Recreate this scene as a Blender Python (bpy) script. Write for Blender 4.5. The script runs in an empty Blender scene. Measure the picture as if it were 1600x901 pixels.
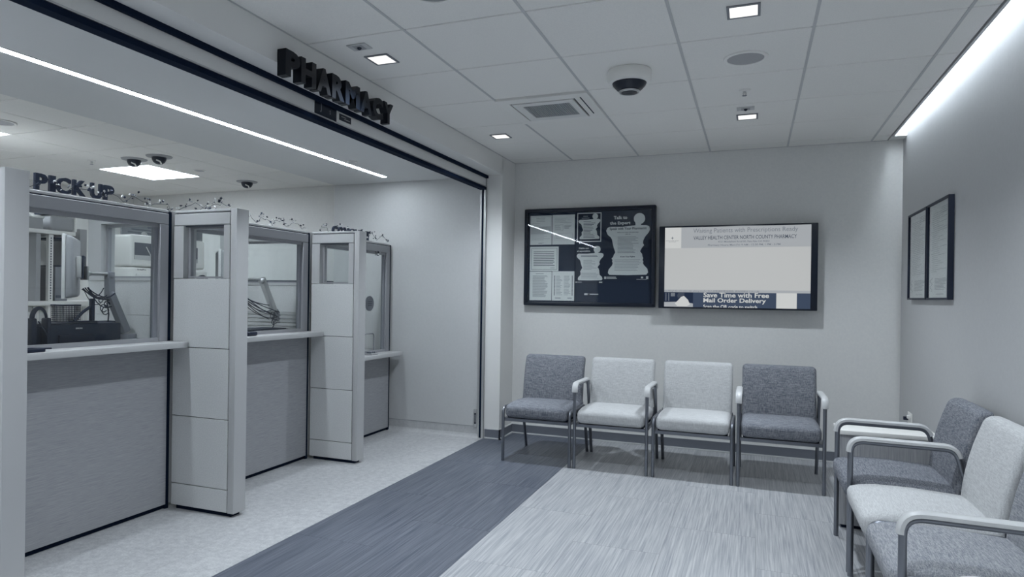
import bpy, bmesh, math, random
from mathutils import Vector, Matrix
R = math.radians
random.seed(7)
scn = bpy.context.scene
COL = scn.collection

# ------------------------------------------------------------ camera
F_PX = 1051.18
CAM_Z = 1.308
H = 2.585            # waiting room ceiling
yaw, pitch, roll = R(21.5876), R(-0.0769), R(-0.7886)
fw = Vector((-math.sin(yaw) * math.cos(pitch), math.cos(yaw) * math.cos(pitch), math.sin(pitch)))
rt = Vector((math.cos(yaw), math.sin(yaw), 0))
dn = fw.cross(rt)
r2 = rt * math.cos(roll) + dn * math.sin(roll)
d2 = dn * math.cos(roll) - rt * math.sin(roll)
cd = bpy.data.cameras.new('camera')
cam = bpy.data.objects.new('camera', cd)
COL.objects.link(cam)
cd.sensor_fit = 'HORIZONTAL'
cd.sensor_width = 36.0
cd.lens = F_PX / 1600 * 36.0
cd.shift_x = 38.45 / 1600
cd.shift_y = 13.54 / 1600
cd.clip_start = 0.05
m3 = Matrix((r2, -d2, -fw)).transposed()
cam.matrix_world = Matrix.Translation((0, 0, CAM_Z)) @ m3.to_4x4()
scn.camera = cam

# ------------------------------------------------------------ world and exposure
w = bpy.data.worlds.new('world')
scn.world = w
w.use_nodes = True
w.node_tree.nodes['Background'].inputs[0].default_value = (0.62, 0.68, 0.78, 1)
w.node_tree.nodes['Background'].inputs[1].default_value = 0.05
vs = scn.view_settings
vs.view_transform = 'Standard'
vs.look = 'None'
vs.gamma = 1.0
vs.use_curve_mapping = False
vs.exposure = 0.0
# brightness of the lamps the place has
W_DOWN = 150.0        # watts of each downlight
E_FACE = 0.94         # glow of its diffuser
E_COVE = 18.0
E_STRIP = 46.0
E_PANEL = 14.5
E_SCREEN = 0.93

# ------------------------------------------------------------ colour
STOPS = [(0, (9, 24, 50)), (.25, (63, 72, 89)), (.5, (121, 130, 143)), (.75, (187, 190, 193)), (1, (247, 245, 240))]


def lin(c):
    c = c / 255
    return c / 12.92 if c <= .04045 else ((c + .055) / 1.055) ** 2.4


LAMP = (.83, .915, 1.0, 1)


def G(t):
    """cool grey of perceived level t"""
    for (a, ca), (b, cb) in zip(STOPS, STOPS[1:]):
        if t <= b:
            k = (t - a) / (b - a)
            u = max(0, min(1, (.85 - t) / .3))      # deeper greys undo the lamps' cool cast
            return tuple(min(1, lin(x + (y - x) * k) * .93 / (1 + (c - 1) * u) if u else lin(x + (y - x) * k)) for x, y, c in zip(ca, cb, LAMP)) + (1,)
    return tuple(lin(x) for x in STOPS[-1][1]) + (1,)


MATS = {}


def mat(name, t, rough=.5, metal=0, emit=0, spec=.5):
    m = bpy.data.materials.new(name)
    m.use_nodes = True
    b = m.node_tree.nodes['Principled BSDF']
    col = G(t) if not isinstance(t, tuple) else t
    b.inputs['Base Color'].default_value = col
    b.inputs['Roughness'].default_value = rough
    b.inputs['Metallic'].default_value = metal
    b.inputs['Specular IOR Level'].default_value = spec
    if emit:
        b.inputs['Emission Color'].default_value = col
        b.inputs['Emission Strength'].default_value = emit
    MATS[name] = m
    return m


def noise_mat(name, t0, t1, scale=(1, 1, 1), nscale=5, detail=6, rough=.5, lo=.3, hi=.7, bump=0, rnd=False, metal=0, layers=None, spec=.5):
    """two greys mixed by stretched noise in object space; rnd: each object gets its own offset"""
    m = mat(name, (t0 + t1) / 2, rough, metal, spec=spec)
    nt = m.node_tree
    N, L = nt.nodes, nt.links
    b = N['Principled BSDF']
    tc = N.new('ShaderNodeTexCoord')
    vec = tc.outputs['Object']
    if rnd:
        oi = N.new('ShaderNodeObjectInfo')
        mu = N.new('ShaderNodeVectorMath'); mu.operation = 'SCALE'
        cmb = N.new('ShaderNodeCombineXYZ')
        for i in range(3):
            L.new(oi.outputs['Random'], cmb.inputs[i])
        L.new(cmb.outputs[0], mu.inputs[0]); mu.inputs['Scale'].default_value = 37.0
        ad = N.new('ShaderNodeVectorMath'); ad.operation = 'ADD'
        L.new(vec, ad.inputs[0]); L.new(mu.outputs[0], ad.inputs[1])
        vec = ad.outputs[0]
    fac = None
    for sc, ns in (layers or [(scale, nscale)]):
        mp = N.new('ShaderNodeMapping'); mp.inputs['Scale'].default_value = sc
        L.new(vec, mp.inputs['Vector'])
        nz = N.new('ShaderNodeTexNoise'); nz.inputs['Scale'].default_value = ns; nz.inputs['Detail'].default_value = detail
        L.new(mp.outputs[0], nz.inputs['Vector'])
        if fac is None:
            fac = nz.outputs['Fac']
        else:
            mx = N.new('ShaderNodeMath'); mx.operation = 'ADD'
            L.new(fac, mx.inputs[0]); L.new(nz.outputs['Fac'], mx.inputs[1])
            hf = N.new('ShaderNodeMath'); hf.operation = 'MULTIPLY'; hf.inputs[1].default_value = .5
            L.new(mx.outputs[0], hf.inputs[0]); fac = hf.outputs[0]
    cr = N.new('ShaderNodeValToRGB')
    cr.color_ramp.elements[0].position = lo; cr.color_ramp.elements[0].color = G(t0)
    cr.color_ramp.elements[1].position = hi; cr.color_ramp.elements[1].color = G(t1)
    L.new(fac, cr.inputs[0]); L.new(cr.outputs[0], b.inputs['Base Color'])
    if bump:
        bp = N.new('ShaderNodeBump'); bp.inputs['Strength'].default_value = bump; bp.inputs['Distance'].default_value = .002
        L.new(fac, bp.inputs['Height']); L.new(bp.outputs[0], b.inputs['Normal'])
    return m


def glass_mat(name, tint=.96, refl=1.0):
    m = bpy.data.materials.new(name); m.use_nodes = True
    N, L = m.node_tree.nodes, m.node_tree.links
    N.remove(N['Principled BSDF'])
    tr = N.new('ShaderNodeBsdfTransparent'); tr.inputs[0].default_value = (tint * .985, tint, tint, 1)
    gl = N.new('ShaderNodeBsdfGlossy'); gl.inputs['Roughness'].default_value = .02
    lw = N.new('ShaderNodeLayerWeight'); lw.inputs['Blend'].default_value = .5
    fr = N.new('ShaderNodeMath'); fr.operation = 'POWER'; fr.inputs[1].default_value = 5.0
    ml = N.new('ShaderNodeMath'); ml.operation = 'MULTIPLY_ADD'; ml.inputs[1].default_value = .9 * refl; ml.inputs[2].default_value = .03 * refl
    L.new(lw.outputs['Facing'], fr.inputs[0])
    mx = N.new('ShaderNodeMixShader')
    L.new(fr.outputs[0], ml.inputs[0]); L.new(ml.outputs[0], mx.inputs[0])
    L.new(tr.outputs[0], mx.inputs[1]); L.new(gl.outputs[0], mx.inputs[2])
    L.new(mx.outputs[0], N['Material Output'].inputs[0])
    MATS[name] = m
    return m


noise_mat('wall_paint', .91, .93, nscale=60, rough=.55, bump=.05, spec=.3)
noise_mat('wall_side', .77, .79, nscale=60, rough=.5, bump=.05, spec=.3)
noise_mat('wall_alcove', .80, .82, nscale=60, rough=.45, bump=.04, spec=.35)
noise_mat('ceiling_tile', .96, .99, nscale=180, detail=3, rough=.9, bump=.2, rnd=True, spec=.2)
mat('grid_bar', .80, .4)
mat('ceiling_gap', .30, .9)
mat('header_paint', .93, .5)
mat('black', .0, .5)
mat('bulkhead_paint', .87, .6)
mat('black_gloss', (.004, .009, .022, 1), .3)
mat('black_matte', (.005, .012, .030, 1), .8, spec=.1)
mat('navy', .06, .55)
mat('sign_black', (.005, .0075, .013, 1), .38, spec=.25)
noise_mat('panel_laminate', .84, .87, nscale=140, detail=2, rough=.45)
mat('trim_laminate', .77, .42)
mat('trim_dark', .60, .42)
noise_mat('grain_panel', .55, .68, layers=[((3, 1.2, 60), 5), ((2, 6, 150), 3)], rough=.5, lo=.34, hi=.66)
mat('worktop', .80, .3)
noise_mat('plank_dark', .21, .42, layers=[((40, .7, 1), 3), ((110, 2.0, 1), 2)], rough=.40, lo=.36, hi=.64, rnd=True)
noise_mat('plank_light', .52, .755, layers=[((34, .7, 1), 3), ((90, 2.0, 1), 2)], rough=.42, lo=.34, hi=.66, rnd=True)
noise_mat('vinyl_sheet', .63, .79, layers=[((1, 1, 1), 30), ((1, 1, 1), 110)], rough=.4, lo=.36, hi=.64, rnd=True)
mat('seam', .5, .7)
noise_mat('cove_vinyl', .70, .80, layers=[((1, 1, .3), 16), ((1, 1, 1), 60)], rough=.4)
mat('base_grey', .44, .5)
mat('base_edge', .85, .4)
FAB = [((1, 1, .08), 250), ((.10, 1, 1), 250)]
noise_mat('fabric_dark', .35, .575, layers=FAB, rough=.95, lo=.36, hi=.64, bump=.25, rnd=True, detail=1, spec=.1)
noise_mat('fabric_light', .71, .84, layers=FAB, rough=.95, lo=.36, hi=.64, bump=.2, rnd=True, detail=1, spec=.1)
noise_mat('fabric_mid', .46, .66, layers=FAB, rough=.95, lo=.36, hi=.64, bump=.25, rnd=True, detail=1, spec=.1)
mat('steel', .50, .32, metal=.85)
mat('steel_bright', .80, .3, metal=.7)
mat('arm_pad', .82, .35)
mat('white_plastic', .97, .35)
mat('offwhite', .93, .5)
mat('grey_plastic', .66, .5)
mat('midgrey', .52, .5)
mat('darkgrey', .30, .5)
mat('paper', .90, .8)
mat('paper_grey', .80, .8)
mat('ink', .16, .8)
mat('ink_soft', .50, .8)
mat('ink_mid', .36, .8)
mat('board_cloth', .12, .95)
mat('poster_navy', .045, .7)
mat('poster_white', .88, .7)
mat('leaf_dark', .05, .4)
mat('leaf_pale', .88, .25)
noise_mat('wood_table', .58, .72, layers=[((60, 3, 2), 3)], rough=.5)
mat('lamp_white', (1.0, .965, .91, 1), .5, emit=E_FACE)
mat('lamp_cove', LAMP, .5, emit=E_COVE)
mat('lamp_strip', LAMP, .5, emit=E_STRIP)
mat('lamp_panel', LAMP, .5, emit=E_PANEL)
def screen_mat(name, t):
    c = tuple(lin(v) for v in t) + (1,)
    m = mat(name, (c[0] * .08, c[1] * .08, c[2] * .08, 1), .45, spec=.3)
    b = m.node_tree.nodes['Principled BSDF']
    b.inputs['Emission Color'].default_value = c; b.inputs['Emission Strength'].default_value = E_SCREEN


for n_, c_ in (('white', (184, 186, 186)), ('pale', (200, 202, 201)), ('grey', (164, 168, 172)), ('navy', (58, 70, 90)), ('ink', (62, 70, 84)), ('ink_soft', (112, 118, 126)), ('dark', (28, 40, 62))):
    screen_mat('screen_' + n_, c_)
glass_mat('glass', .985)
glass_mat('board_glass', 1.0, .8)

# ------------------------------------------------------------ mesh helpers
WORLD = {}       # object name -> world position of its origin (translations only, at build time)


class MB:
    def __init__(self):
        self.v, self.f, self.s = [], [], []

    def add(self, vs, fs, smooth=False):
        o = len(self.v)
        self.v += [tuple(x) for x in vs]
        self.f += [tuple(i + o for i in q) for q in fs]
        self.s += [smooth] * len(fs)
        return self

    def box(self, x0, x1, y0, y1, z0, z1):
        x0, x1 = min(x0, x1), max(x0, x1); y0, y1 = min(y0, y1), max(y0, y1); z0, z1 = min(z0, z1), max(z0, z1)
        vs = [(x, y, z) for z in (z0, z1) for y in (y0, y1) for x in (x0, x1)]
        return self.add(vs, [(0, 2, 3, 1), (4, 5, 7, 6), (0, 1, 5, 4), (2, 6, 7, 3), (0, 4, 6, 2), (1, 3, 7, 5)])

    def rbox(self, x0, x1, y0, y1, z0, z1, r=.005, seg=2, fn=None, cuts=0, smooth=True):
        bm = bmesh.new()
        bmesh.ops.create_cube(bm, size=1)
        for v in bm.verts:
            v.co = Vector(((x0 + x1) / 2 + v.co.x * (x1 - x0), (y0 + y1) / 2 + v.co.y * (y1 - y0), (z0 + z1) / 2 + v.co.z * (z1 - z0)))
        bmesh.ops.bevel(bm, geom=bm.edges[:], offset=r, segments=seg, affect='EDGES', profile=.5)
        if cuts:
            es = [e for e in bm.edges if e.calc_length() > 4 * r]
            bmesh.ops.subdivide_edges(bm, edges=es, cuts=cuts, use_grid_fill=True)
        if fn:
            for v in bm.verts:
                v.co = fn(v.co)
        bm.verts.index_update()
        self.add([v.co[:] for v in bm.verts], [[v.index for v in f.verts] for f in bm.faces], smooth)
        bm.free()
        return self

    def prism(self, pts, frame, d0, d1):
        """polygon (a,b) extruded between depths d0 and d1 in a frame (origin,u,v,n)"""
        o, u, v, n = frame
        k = len(pts)
        vs = [o + u * a + v * b + n * d0 for a, b in pts] + [o + u * a + v * b + n * d1 for a, b in pts]
        fs = [tuple(range(k - 1, -1, -1)), tuple(range(k, 2 * k))]
        fs += [(i, (i + 1) % k, k + (i + 1) % k, k + i) for i in range(k)]
        return self.add(vs, fs)

    def rect(self, frame, a0, a1, b0, b1, d0, d1):
        return self.prism([(a0, b0), (a1, b0), (a1, b1), (a0, b1)], frame, d0, d1)

    def lathe(self, prof, c, axis=(0, 0, 1), n=28):
        ax = Vector(axis).normalized()
        u = ax.orthogonal().normalized(); v = ax.cross(u)
        c = Vector(c)
        vs, fs = [], []
        for r, z in prof:
            for i in range(n):
                a = 2 * math.pi * i / n
                vs.append(c + (u * math.cos(a) + v * math.sin(a)) * r + ax * z)
        for j in range(len(prof) - 1):
            for i in range(n):
                k = (i + 1) % n
                fs.append((j * n + i, j * n + k, (j + 1) * n + k, (j + 1) * n + i))
        fs.append(tuple(range(n - 1, -1, -1))); fs.append(tuple((len(prof) - 1) * n + i for i in range(n)))
        return self.add(vs, fs, True)

    def tube(self, pts, r, n=10, sy=1.0):
        P = [Vector(p) for p in pts]
        vs, fs = [], []
        prev = None
        for i, p in enumerate(P):
            t = (P[min(i + 1, len(P) - 1)] - P[max(i - 1, 0)]).normalized()
            if prev is None:
                u = t.orthogonal().normalized()
            else:
                u = (prev - t * prev.dot(t)).normalized()
            prev = u
            v = t.cross(u)
            for k in range(n):
                a = 2 * math.pi * k / n
                vs.append(p + (u * math.cos(a) + v * math.sin(a) * sy) * r)
        for i in range(len(P) - 1):
            for k in range(n):
                q = (k + 1) % n
                fs.append((i * n + k, i * n + q, (i + 1) * n + q, (i + 1) * n + k))
        fs.append(tuple(range(n - 1, -1, -1))); fs.append(tuple((len(P) - 1) * n + k for k in range(n)))
        return self.add(vs, fs, True)

    def sphere(self, c, r, sz=1.0, n=16):
        prof = []
        for i in range(9):
            a = -math.pi / 2 + math.pi * i / 8
            prof.append((max(1e-4, r * math.cos(a)), r * sz * math.sin(a)))
        return self.lathe(prof, c, n=n)


def arc(p0, p1, p2, r, n=6):
    """points rounding the corner p1 of p0-p1-p2"""
    p0, p1, p2 = Vector(p0), Vector(p1), Vector(p2)
    a = (p0 - p1).normalized(); b = (p2 - p1).normalized()
    ang = a.angle(b)
    d = r / math.tan(ang / 2)
    s, e = p1 + a * d, p1 + b * d
    out = []
    for i in range(n + 1):
        k = i / n
        out.append((s * (1 - k) + p1 * k) * (1 - k) + (p1 * (1 - k) + e * k) * k)
    return out


def mesh_obj(name, mb, m, parent=None):
    """one mesh object; the vertices arrive in world space, its origin goes to the base of its box"""
    vs = mb.v
    if parent is None:
        lo = [min(v[i] for v in vs) for i in range(3)]; hi = [max(v[i] for v in vs) for i in range(3)]
        org = Vector(((lo[0] + hi[0]) / 2, (lo[1] + hi[1]) / 2, lo[2]))
    else:
        org = WORLD[parent.name]
    me = bpy.data.meshes.new(name)
    me.from_pydata([tuple(Vector(v) - org) for v in vs], [], mb.f)
    me.polygons.foreach_set('use_smooth', mb.s)
    me.update()
    if any(mb.s):
        try:
            me.set_sharp_from_angle(angle=R(40))
        except Exception:
            pass
    me.materials.append(MATS[m] if isinstance(m, str) else m)
    o = bpy.data.objects.new(name, me)
    COL.objects.link(o)
    if parent is not None:
        o.parent = parent
    else:
        o.location = org
    WORLD[o.name] = org
    return o


def tag(o, label=None, cat=None, group=None, kind=None):
    if label: o['label'] = label
    if cat: o['category'] = cat
    if group: o['group'] = group
    if kind: o['kind'] = kind
    return o


def empty(name, loc, label=None, cat=None, group=None, kind=None):
    o = bpy.data.objects.new(name, None)
    o.empty_display_size = .05
    COL.objects.link(o)
    o.location = loc
    WORLD[o.name] = Vector(loc)
    return tag(o, label, cat, group, kind)


def struct(name, mb, m, label=None):
    return tag(mesh_obj(name, mb, m), label, None, None, 'structure')


def B(*a):
    return MB().box(*a)


def RB(*a, **k):
    return MB().rbox(*a, **k)


def copy_tree(o, parent=None):
    c = o.copy(); COL.objects.link(c); c.parent = parent
    for ch in list(o.children):
        copy_tree(ch, c)
    return c


_tc = {}


def text_mb(s, frame, width=None, height=None, d0=0.0, d1=.002, bold=0.0, a=0, b=0, align='L', space=1.0):
    """lettering in a frame; (a,b) is the lower left corner of its box (or lower middle / right)"""
    key = (s, bold, space)
    if key not in _tc:
        cu = bpy.data.curves.new('t', 'FONT'); cu.body = s; cu.size = 1; cu.offset = bold; cu.space_character = space
        cu.resolution_u = 3
        ob = bpy.data.objects.new('t', cu); COL.objects.link(ob)
        dg = bpy.context.evaluated_depsgraph_get(); dg.update()
        me = bpy.data.meshes.new_from_object(ob.evaluated_get(dg))
        _tc[key] = ([v.co.copy() for v in me.vertices], [tuple(p.vertices) for p in me.polygons])
        bpy.data.objects.remove(ob); bpy.data.curves.remove(cu); bpy.data.meshes.remove(me)
    V, Fc = _tc[key]
    mb = MB()
    if not V: return mb
    x0 = min(v.x for v in V); x1 = max(v.x for v in V); y0 = min(v.y for v in V); y1 = max(v.y for v in V)
    if width is None:
        sy = height / (y1 - y0); sx = sy
    elif height is None:
        sx = width / (x1 - x0); sy = sx
    else:
        sx = width / (x1 - x0); sy = height / (y1 - y0)
    W = (x1 - x0) * sx
    oa = a - (W / 2 if align == 'C' else W if align == 'R' else 0)
    o, u, v, n = frame
    P = [(oa + (q.x - x0) * sx, b + (q.y - y0) * sy) for q in V]
    vs = [o + u * p + v * q + n * d1 for p, q in P]
    mb.add(vs, Fc)
    if d1 - d0 > .004:
        k = len(P)
        vs2 = [o + u * p + v * q + n * d0 for p, q in P]
        ec = {}
        for f in Fc:
            for i in range(len(f)):
                e = (f[i], f[(i + 1) % len(f)])
                ec[e] = ec.get(e, 0) + 1
        side = [(e[1], e[0]) for e in ec if (e[1], e[0]) not in ec]
        mb.v += [tuple(x) for x in vs2]
        for f in Fc:
            mb.f.append(tuple(i + k for i in reversed(f))); mb.s.append(False)
        for i, j in side:
            mb.f.append((i, j, j + k, i + k)); mb.s.append(False)
    return mb


def merge(*ms):
    r = MB()
    for m in ms:
        k = len(r.v); r.v += m.v; r.f += [tuple(i + k for i in q) for q in m.f]; r.s += m.s
    return r


XV, YV, ZV = Vector((1, 0, 0)), Vector((0, 1, 0)), Vector((0, 0, 1))


def FR_back(x, y, z):      # on a wall facing the camera (-y)
    return (Vector((x, y, z)), XV, ZV, -YV)


def FR_left(x, y, z):      # on a face looking to +x
    return (Vector((x, y, z)), YV, ZV, XV)


def FR_right(x, y, z):     # on a face looking to -x
    return (Vector((x, y, z)), -YV, ZV, -XV)


def FR_up(x, y, z):        # lying on a top, read from +x side
    return (Vector((x, y, z)), YV, -XV, ZV)


# ------------------------------------------------------------ the setting
YB = 6.115      # end wall of the waiting room
XR = 1.078      # right wall
XH = -2.15      # face of the header over the opening
YJ = 5.77       # alcove wall / jamb
YN = -2.8       # near end of the place, behind the camera
XL = -7.0       # far wall of the pharmacy
PZ = 2.453      # pharmacy ceiling
BZ = 2.41       # bulkhead underside

# floor: base slab and individual planks
floor = struct('floor', B(XL - .1, XR + .1, YN, 6.3, -.06, -.006), 'seam')


def plank(name, x0, x1, y0, y1, m, cache={}):
    sx, sy = round(x1 - x0, 4), round(y1 - y0, 4)
    key = (sx, sy, m)
    if key not in cache:
        mb = MB(); g = .0002; c = .0004
        a, b_, t = sx / 2 - g, sy / 2 - g, 0
        vs = [(-a, -b_, -.006), (a, -b_, -.006), (a, b_, -.006), (-a, b_, -.006),
              (-a + c, -b_ + c, t), (a - c, -b_ + c, t), (a - c, b_ - c, t), (-a + c, b_ - c, t)]
        mb.add(vs, [(4, 5, 6, 7), (0, 1, 5, 4), (1, 2, 6, 5), (2, 3, 7, 6), (3, 0, 4, 7)])
        me = bpy.data.meshes.new(name); me.from_pydata(mb.v, [], mb.f); me.materials.append(MATS[m]); cache[key] = me
    o = bpy.data.objects.new(name, cache[key]); COL.objects.link(o)
    o.parent = floor
    o.location = Vector(((x0 + x1) / 2, (y0 + y1) / 2, 0)) - WORLD[floor.name]
    return o


XD0, XD1 = -2.305, -1.345
PW, PL = .4575, .915


def lay(x0, x1, cols, y_start, ph, m):
    wd = (x1 - x0) / cols
    for c in range(cols):
        y = y_start + (PL / 2 if (c + ph) % 2 else 0)
        while y > YN: y -= PL
        while y < YB:
            a, b_ = max(y, YN), min(y + PL, YB)
            if b_ - a > .02: plank('floor_plank', x0 + c * wd, x0 + (c + 1) * wd, a, b_, m)
            y += PL


lay(XD0, XD1, 2, 3.035, 0, 'plank_dark')
nl = 5
lay(XD1, XD1 + PW * nl, nl, 3.075, 0, 'plank_light')
lay(XD1 + PW * nl, XR, 1, 3.075, 1, 'plank_light')
plank('vinyl_sheet', -2.6, XD0, YN, YJ, 'vinyl_sheet')
plank('vinyl_sheet', -4.45, -2.6, YN, YJ, 'vinyl_sheet')
plank('vinyl_sheet', XL, -4.45, YN, 6.0, 'vinyl_sheet')

# walls
struct('wall_back', B(-2.3, XR + .1, YB, YB + .12, -.06, 2.9), 'wall_paint')
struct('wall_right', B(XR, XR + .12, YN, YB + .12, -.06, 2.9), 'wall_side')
struct('wall_near', B(XL - .1, -3.28, YN - .12, YN, -.06, 2.9), 'wall_paint')     # the waiting room side is left open to let world light in as fill
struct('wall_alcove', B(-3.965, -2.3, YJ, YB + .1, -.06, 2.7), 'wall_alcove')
struct('wall_column', B(-2.302, XH, YJ, YB + .02, -.06, 2.7), 'header_paint')
struct('wall_pharmacy_back', B(XL - .1, -3.96, 6.0, 6.12, -.06, 2.7), 'wall_paint')
struct('wall_pharmacy_left', B(XL - .12, XL, YN, 6.12, -.06, 2.7), 'wall_paint')
# header over the opening and the bulkhead behind it
struct('wall_header', B(-2.29, XH, YN, YJ + .01, 2.42, 2.9), 'header_paint')
struct('slot_shade', B(-2.31, -2.288, YN, YJ, 2.395, 2.44), 'black_matte')  # black strip standing in for the shade inside the open slot
struct('ceiling_bulkhead', B(-3.96, -2.352, YN, YJ + .01, BZ, 2.9), 'bulkhead_paint')
# baseboards: grey vinyl with a pale bead along the top and a pale toe
bb = struct('baseboard_back', B(XH, XR, YB - .008, YB, .012, .085), 'base_grey')
mesh_obj('bead', B(XH, XR, YB - .010, YB, .085, .092), 'base_edge', bb)
mesh_obj('toe', B(XH, XR, YB - .016, YB, 0.001, .012), 'base_edge', bb)
bb = struct('baseboard_right', B(XR - .008, XR, YN, YB - .016, .012, .085), 'base_grey')
mesh_obj('bead', B(XR - .010, XR, YN, YB - .016, .085, .092), 'base_edge', bb)
mesh_obj('toe', B(XR - .016, XR, YN, YB - .016, 0.001, .012), 'base_edge', bb)
bb = struct('baseboard_column', merge(B(-2.292, XH + .008, YJ - .008, YJ, .012, .085), B(XH, XH + .008, YJ - .008, YB - .016, .012, .085)), 'base_grey')
mesh_obj('bead', merge(B(-2.292, XH + .010, YJ - .010, YJ, .085, .092), B(XH, XH + .010, YJ - .01, YB - .016, .085, .092)), 'base_edge', bb)
mesh_obj('toe', merge(B(-2.292, XH + .016, YJ - .016, YJ, .001, .012), B(XH, XH + .016, YJ - .016, YB - .016, .001, .012)), 'base_edge', bb)
# flooring turned up the alcove wall as a cove base
mb = MB(); prof = [(.05, .0005), (.03, .004), (.014, .014), (.005, .032), (.003, .1), (0, .1)]
for i in range(len(prof) - 1):
    (a, z0), (b_, z1) = prof[i], prof[i + 1]
    mb.add([(-3.3, YJ - a, z0), (-2.35, YJ - a, z0), (-2.35, YJ - b_, z1), (-3.3, YJ - b_, z1)], [(0, 1, 2, 3)], True)
bb = struct('baseboard_alcove', mb, 'cove_vinyl')
mesh_obj('bead', B(-3.3, -2.35, YJ - .005, YJ, .1, .105), 'trim_dark', bb)

# ceiling of the waiting room: backing, single tiles, runners
ceil = struct('ceiling', merge(B(-2.2, .975, YN, YB + .05, H + .012, H + .05), B(.9, XR + .1, YN, YB + .1, 2.80, 2.86)), 'ceiling_gap')
GX = [XH] + [-1.5845 + .61 * i for i in range(5)] + [.972]
GY = [2.8618 + .61 * j for j in range(-9, 6)] + [YB]
tcache = {}


def tile(x0, x1, y0, y1, z, parent, gx=.004, gy=.0045):
    key = (round(x1 - x0, 3), round(y1 - y0, 3))
    if key not in tcache:
        a, b_ = (x1 - x0) / 2 - gx, (y1 - y0) / 2 - gy
        c = .003
        vs = [(-a, -b_, .012), (a, -b_, .012), (a, b_, .012), (-a, b_, .012), (-a, -b_, c), (a, -b_, c), (a, b_, c), (-a, b_, c),
              (-a + c, -b_ + c, 0), (a - c, -b_ + c, 0), (a - c, b_ - c, 0), (-a + c, b_ - c, 0)]
        fs = [(11, 10, 9, 8), (0, 4, 5, 1)[::-1], (1, 5, 6, 2)[::-1], (2, 6, 7, 3)[::-1], (3, 7, 4, 0)[::-1],
              (4, 8, 9, 5)[::-1], (5, 9, 10, 6)[::-1], (6, 10, 11, 7)[::-1], (7, 11, 8, 4)[::-1]]
        me = bpy.data.meshes.new('ceiling_tile'); me.from_pydata(vs, [], fs); me.materials.append(MATS['ceiling_tile']); tcache[key] = me
    o = bpy.data.objects.new('ceiling_tile', tcache[key]); COL.objects.link(o)
    o.parent = parent
    o.location = Vector(((x0 + x1) / 2, (y0 + y1) / 2, z)) - WORLD[parent.name]
    return o


for i in range(len(GX) - 1):
    for j in range(len(GY) - 1):
        if i == 1 and abs(GY[j] - 4.082) < .05: continue        # the air cassette sits here
        if GY[j + 1] < YN: continue
        tile(GX[i], GX[i + 1], max(GY[j], YN), GY[j + 1], H, ceil)
for x in GX[1:-1]:
    mesh_obj('grid_runner', B(x - .007, x + .007, YN, YB, H - .003, H + .01), 'grid_bar', ceil)
mesh_obj('edge_runner', B(XH, XH + .008, YN, YB, H - .003, H + .01), 'grid_bar', ceil)
mesh_obj('edge_runner', B(XH, .972, YB - .008, YB, H - .003, H + .01), 'grid_bar', ceil)

# the light cove along the right wall
cv = struct('trim_2', B(.974, .988, YN, YB - .15, H - .006, 2.80), 'grid_bar')
mesh_obj('cove_end', B(.974, XR, YB - .15, YB, H - .002, 2.80), 'wall_paint', cv)
cl = empty('cove_light', (1.0, 1.6, 2.70), 'long concealed light washing down the right wall', 'cove light')
mesh_obj('diffuser', B(.992, 1.05, YN + .02, YB - .17, 2.745, 2.755), 'lamp_cove', cl)
mesh_obj('housing', B(.989, 1.07, YN + .01, YB - .16, 2.757, 2.79), 'white_plastic', cl)

# pharmacy ceiling
pceil = struct('ceiling_pharmacy', B(XL - .1, -3.93, YN, 6.1, PZ + .012, PZ + .05), 'ceiling_gap')
PY = [3.32 + .61 * j for j in range(-10, 5)] + [6.0]
PX = [XL, -6.35, -5.74, -5.13, -4.52, -3.955]
for i in range(len(PX) - 1):
    for j in range(len(PY) - 1):
        if PY[j + 1] < YN: continue
        if i == 2 and any(abs(PY[j] - y) < .05 for y in (4.54, 2.71, .27, -1.56)): continue      # light panels
        tile(PX[i], PX[i + 1], max(PY[j], YN), PY[j + 1], PZ, pceil, .0022, .0022)

# ------------------------------------------------------------ shutter in the opening
sh = empty('roller_shutter', (-2.33, 1.5, 2.29), 'raised roller shutter with grey bottom bar across the pharmacy opening', 'shutter')
mesh_obj('bottom_bar', B(-2.35, -2.312, YN, YJ - .005, 2.318, 2.43), 'header_paint', sh)
mesh_obj('ridge', B(-2.312, -2.308, YN, YJ - .005, 2.318, 2.326), 'trim_laminate', sh)
mesh_obj('rubber_seal', B(-2.36, -2.305, YN, YJ - .005, 2.288, 2.314), 'black_matte', sh)
gt = mesh_obj('guide_track', B(-2.345, -2.325, YJ - .012, YJ, .0, 2.288), 'black_matte', sh)
mesh_obj('track_edge', B(-2.362, -2.345, YJ - .016, YJ, .0, 2.288), 'steel_bright', gt)
mesh_obj('track_edge', B(-2.325, -2.304, YJ - .016, YJ, .0, 2.288), 'steel_bright', gt)
lb = empty('dark_rectangle', (-2.311, 3.265, 2.33), 'larger black rectangle with pale letters on the shutter bar below the pharmacy letters', 'label')  # two black rectangles with pale marks set on the bar
f = FR_left(-2.3115, 3.158, 2.327)
mesh_obj('plate', MB().rect(f, 0, .212, 0, .075, 0, .002), 'black_gloss', lb)
mesh_obj('letter', text_mb('J', f, None, .05, 0, .0026, .02, .05, .018), 'midgrey', lb)
mesh_obj('letter', text_mb('S', f, None, .024, 0, .0026, .02, .14, .026), 'midgrey', lb)
lb = empty('dark_rectangle', (-2.311, 3.46, 2.35), 'smaller black rectangle with thin pale marks on the shutter bar', 'label')
f = FR_left(-2.3115, 3.40, 2.348)
mesh_obj('plate', MB().rect(f, 0, .125, 0, .038, 0, .002), 'black_gloss', lb)
mesh_obj('print', merge(MB().rect(f, .02, .07, .022, .026, 0, .0026), MB().rect(f, .05, .11, .012, .016, 0, .0026)), 'grey_plastic', lb)
lk = empty('lock_plate', (-2.385, YJ, .095), 'small steel lock plate with dark slot beside the shutter track', 'lock')
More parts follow.
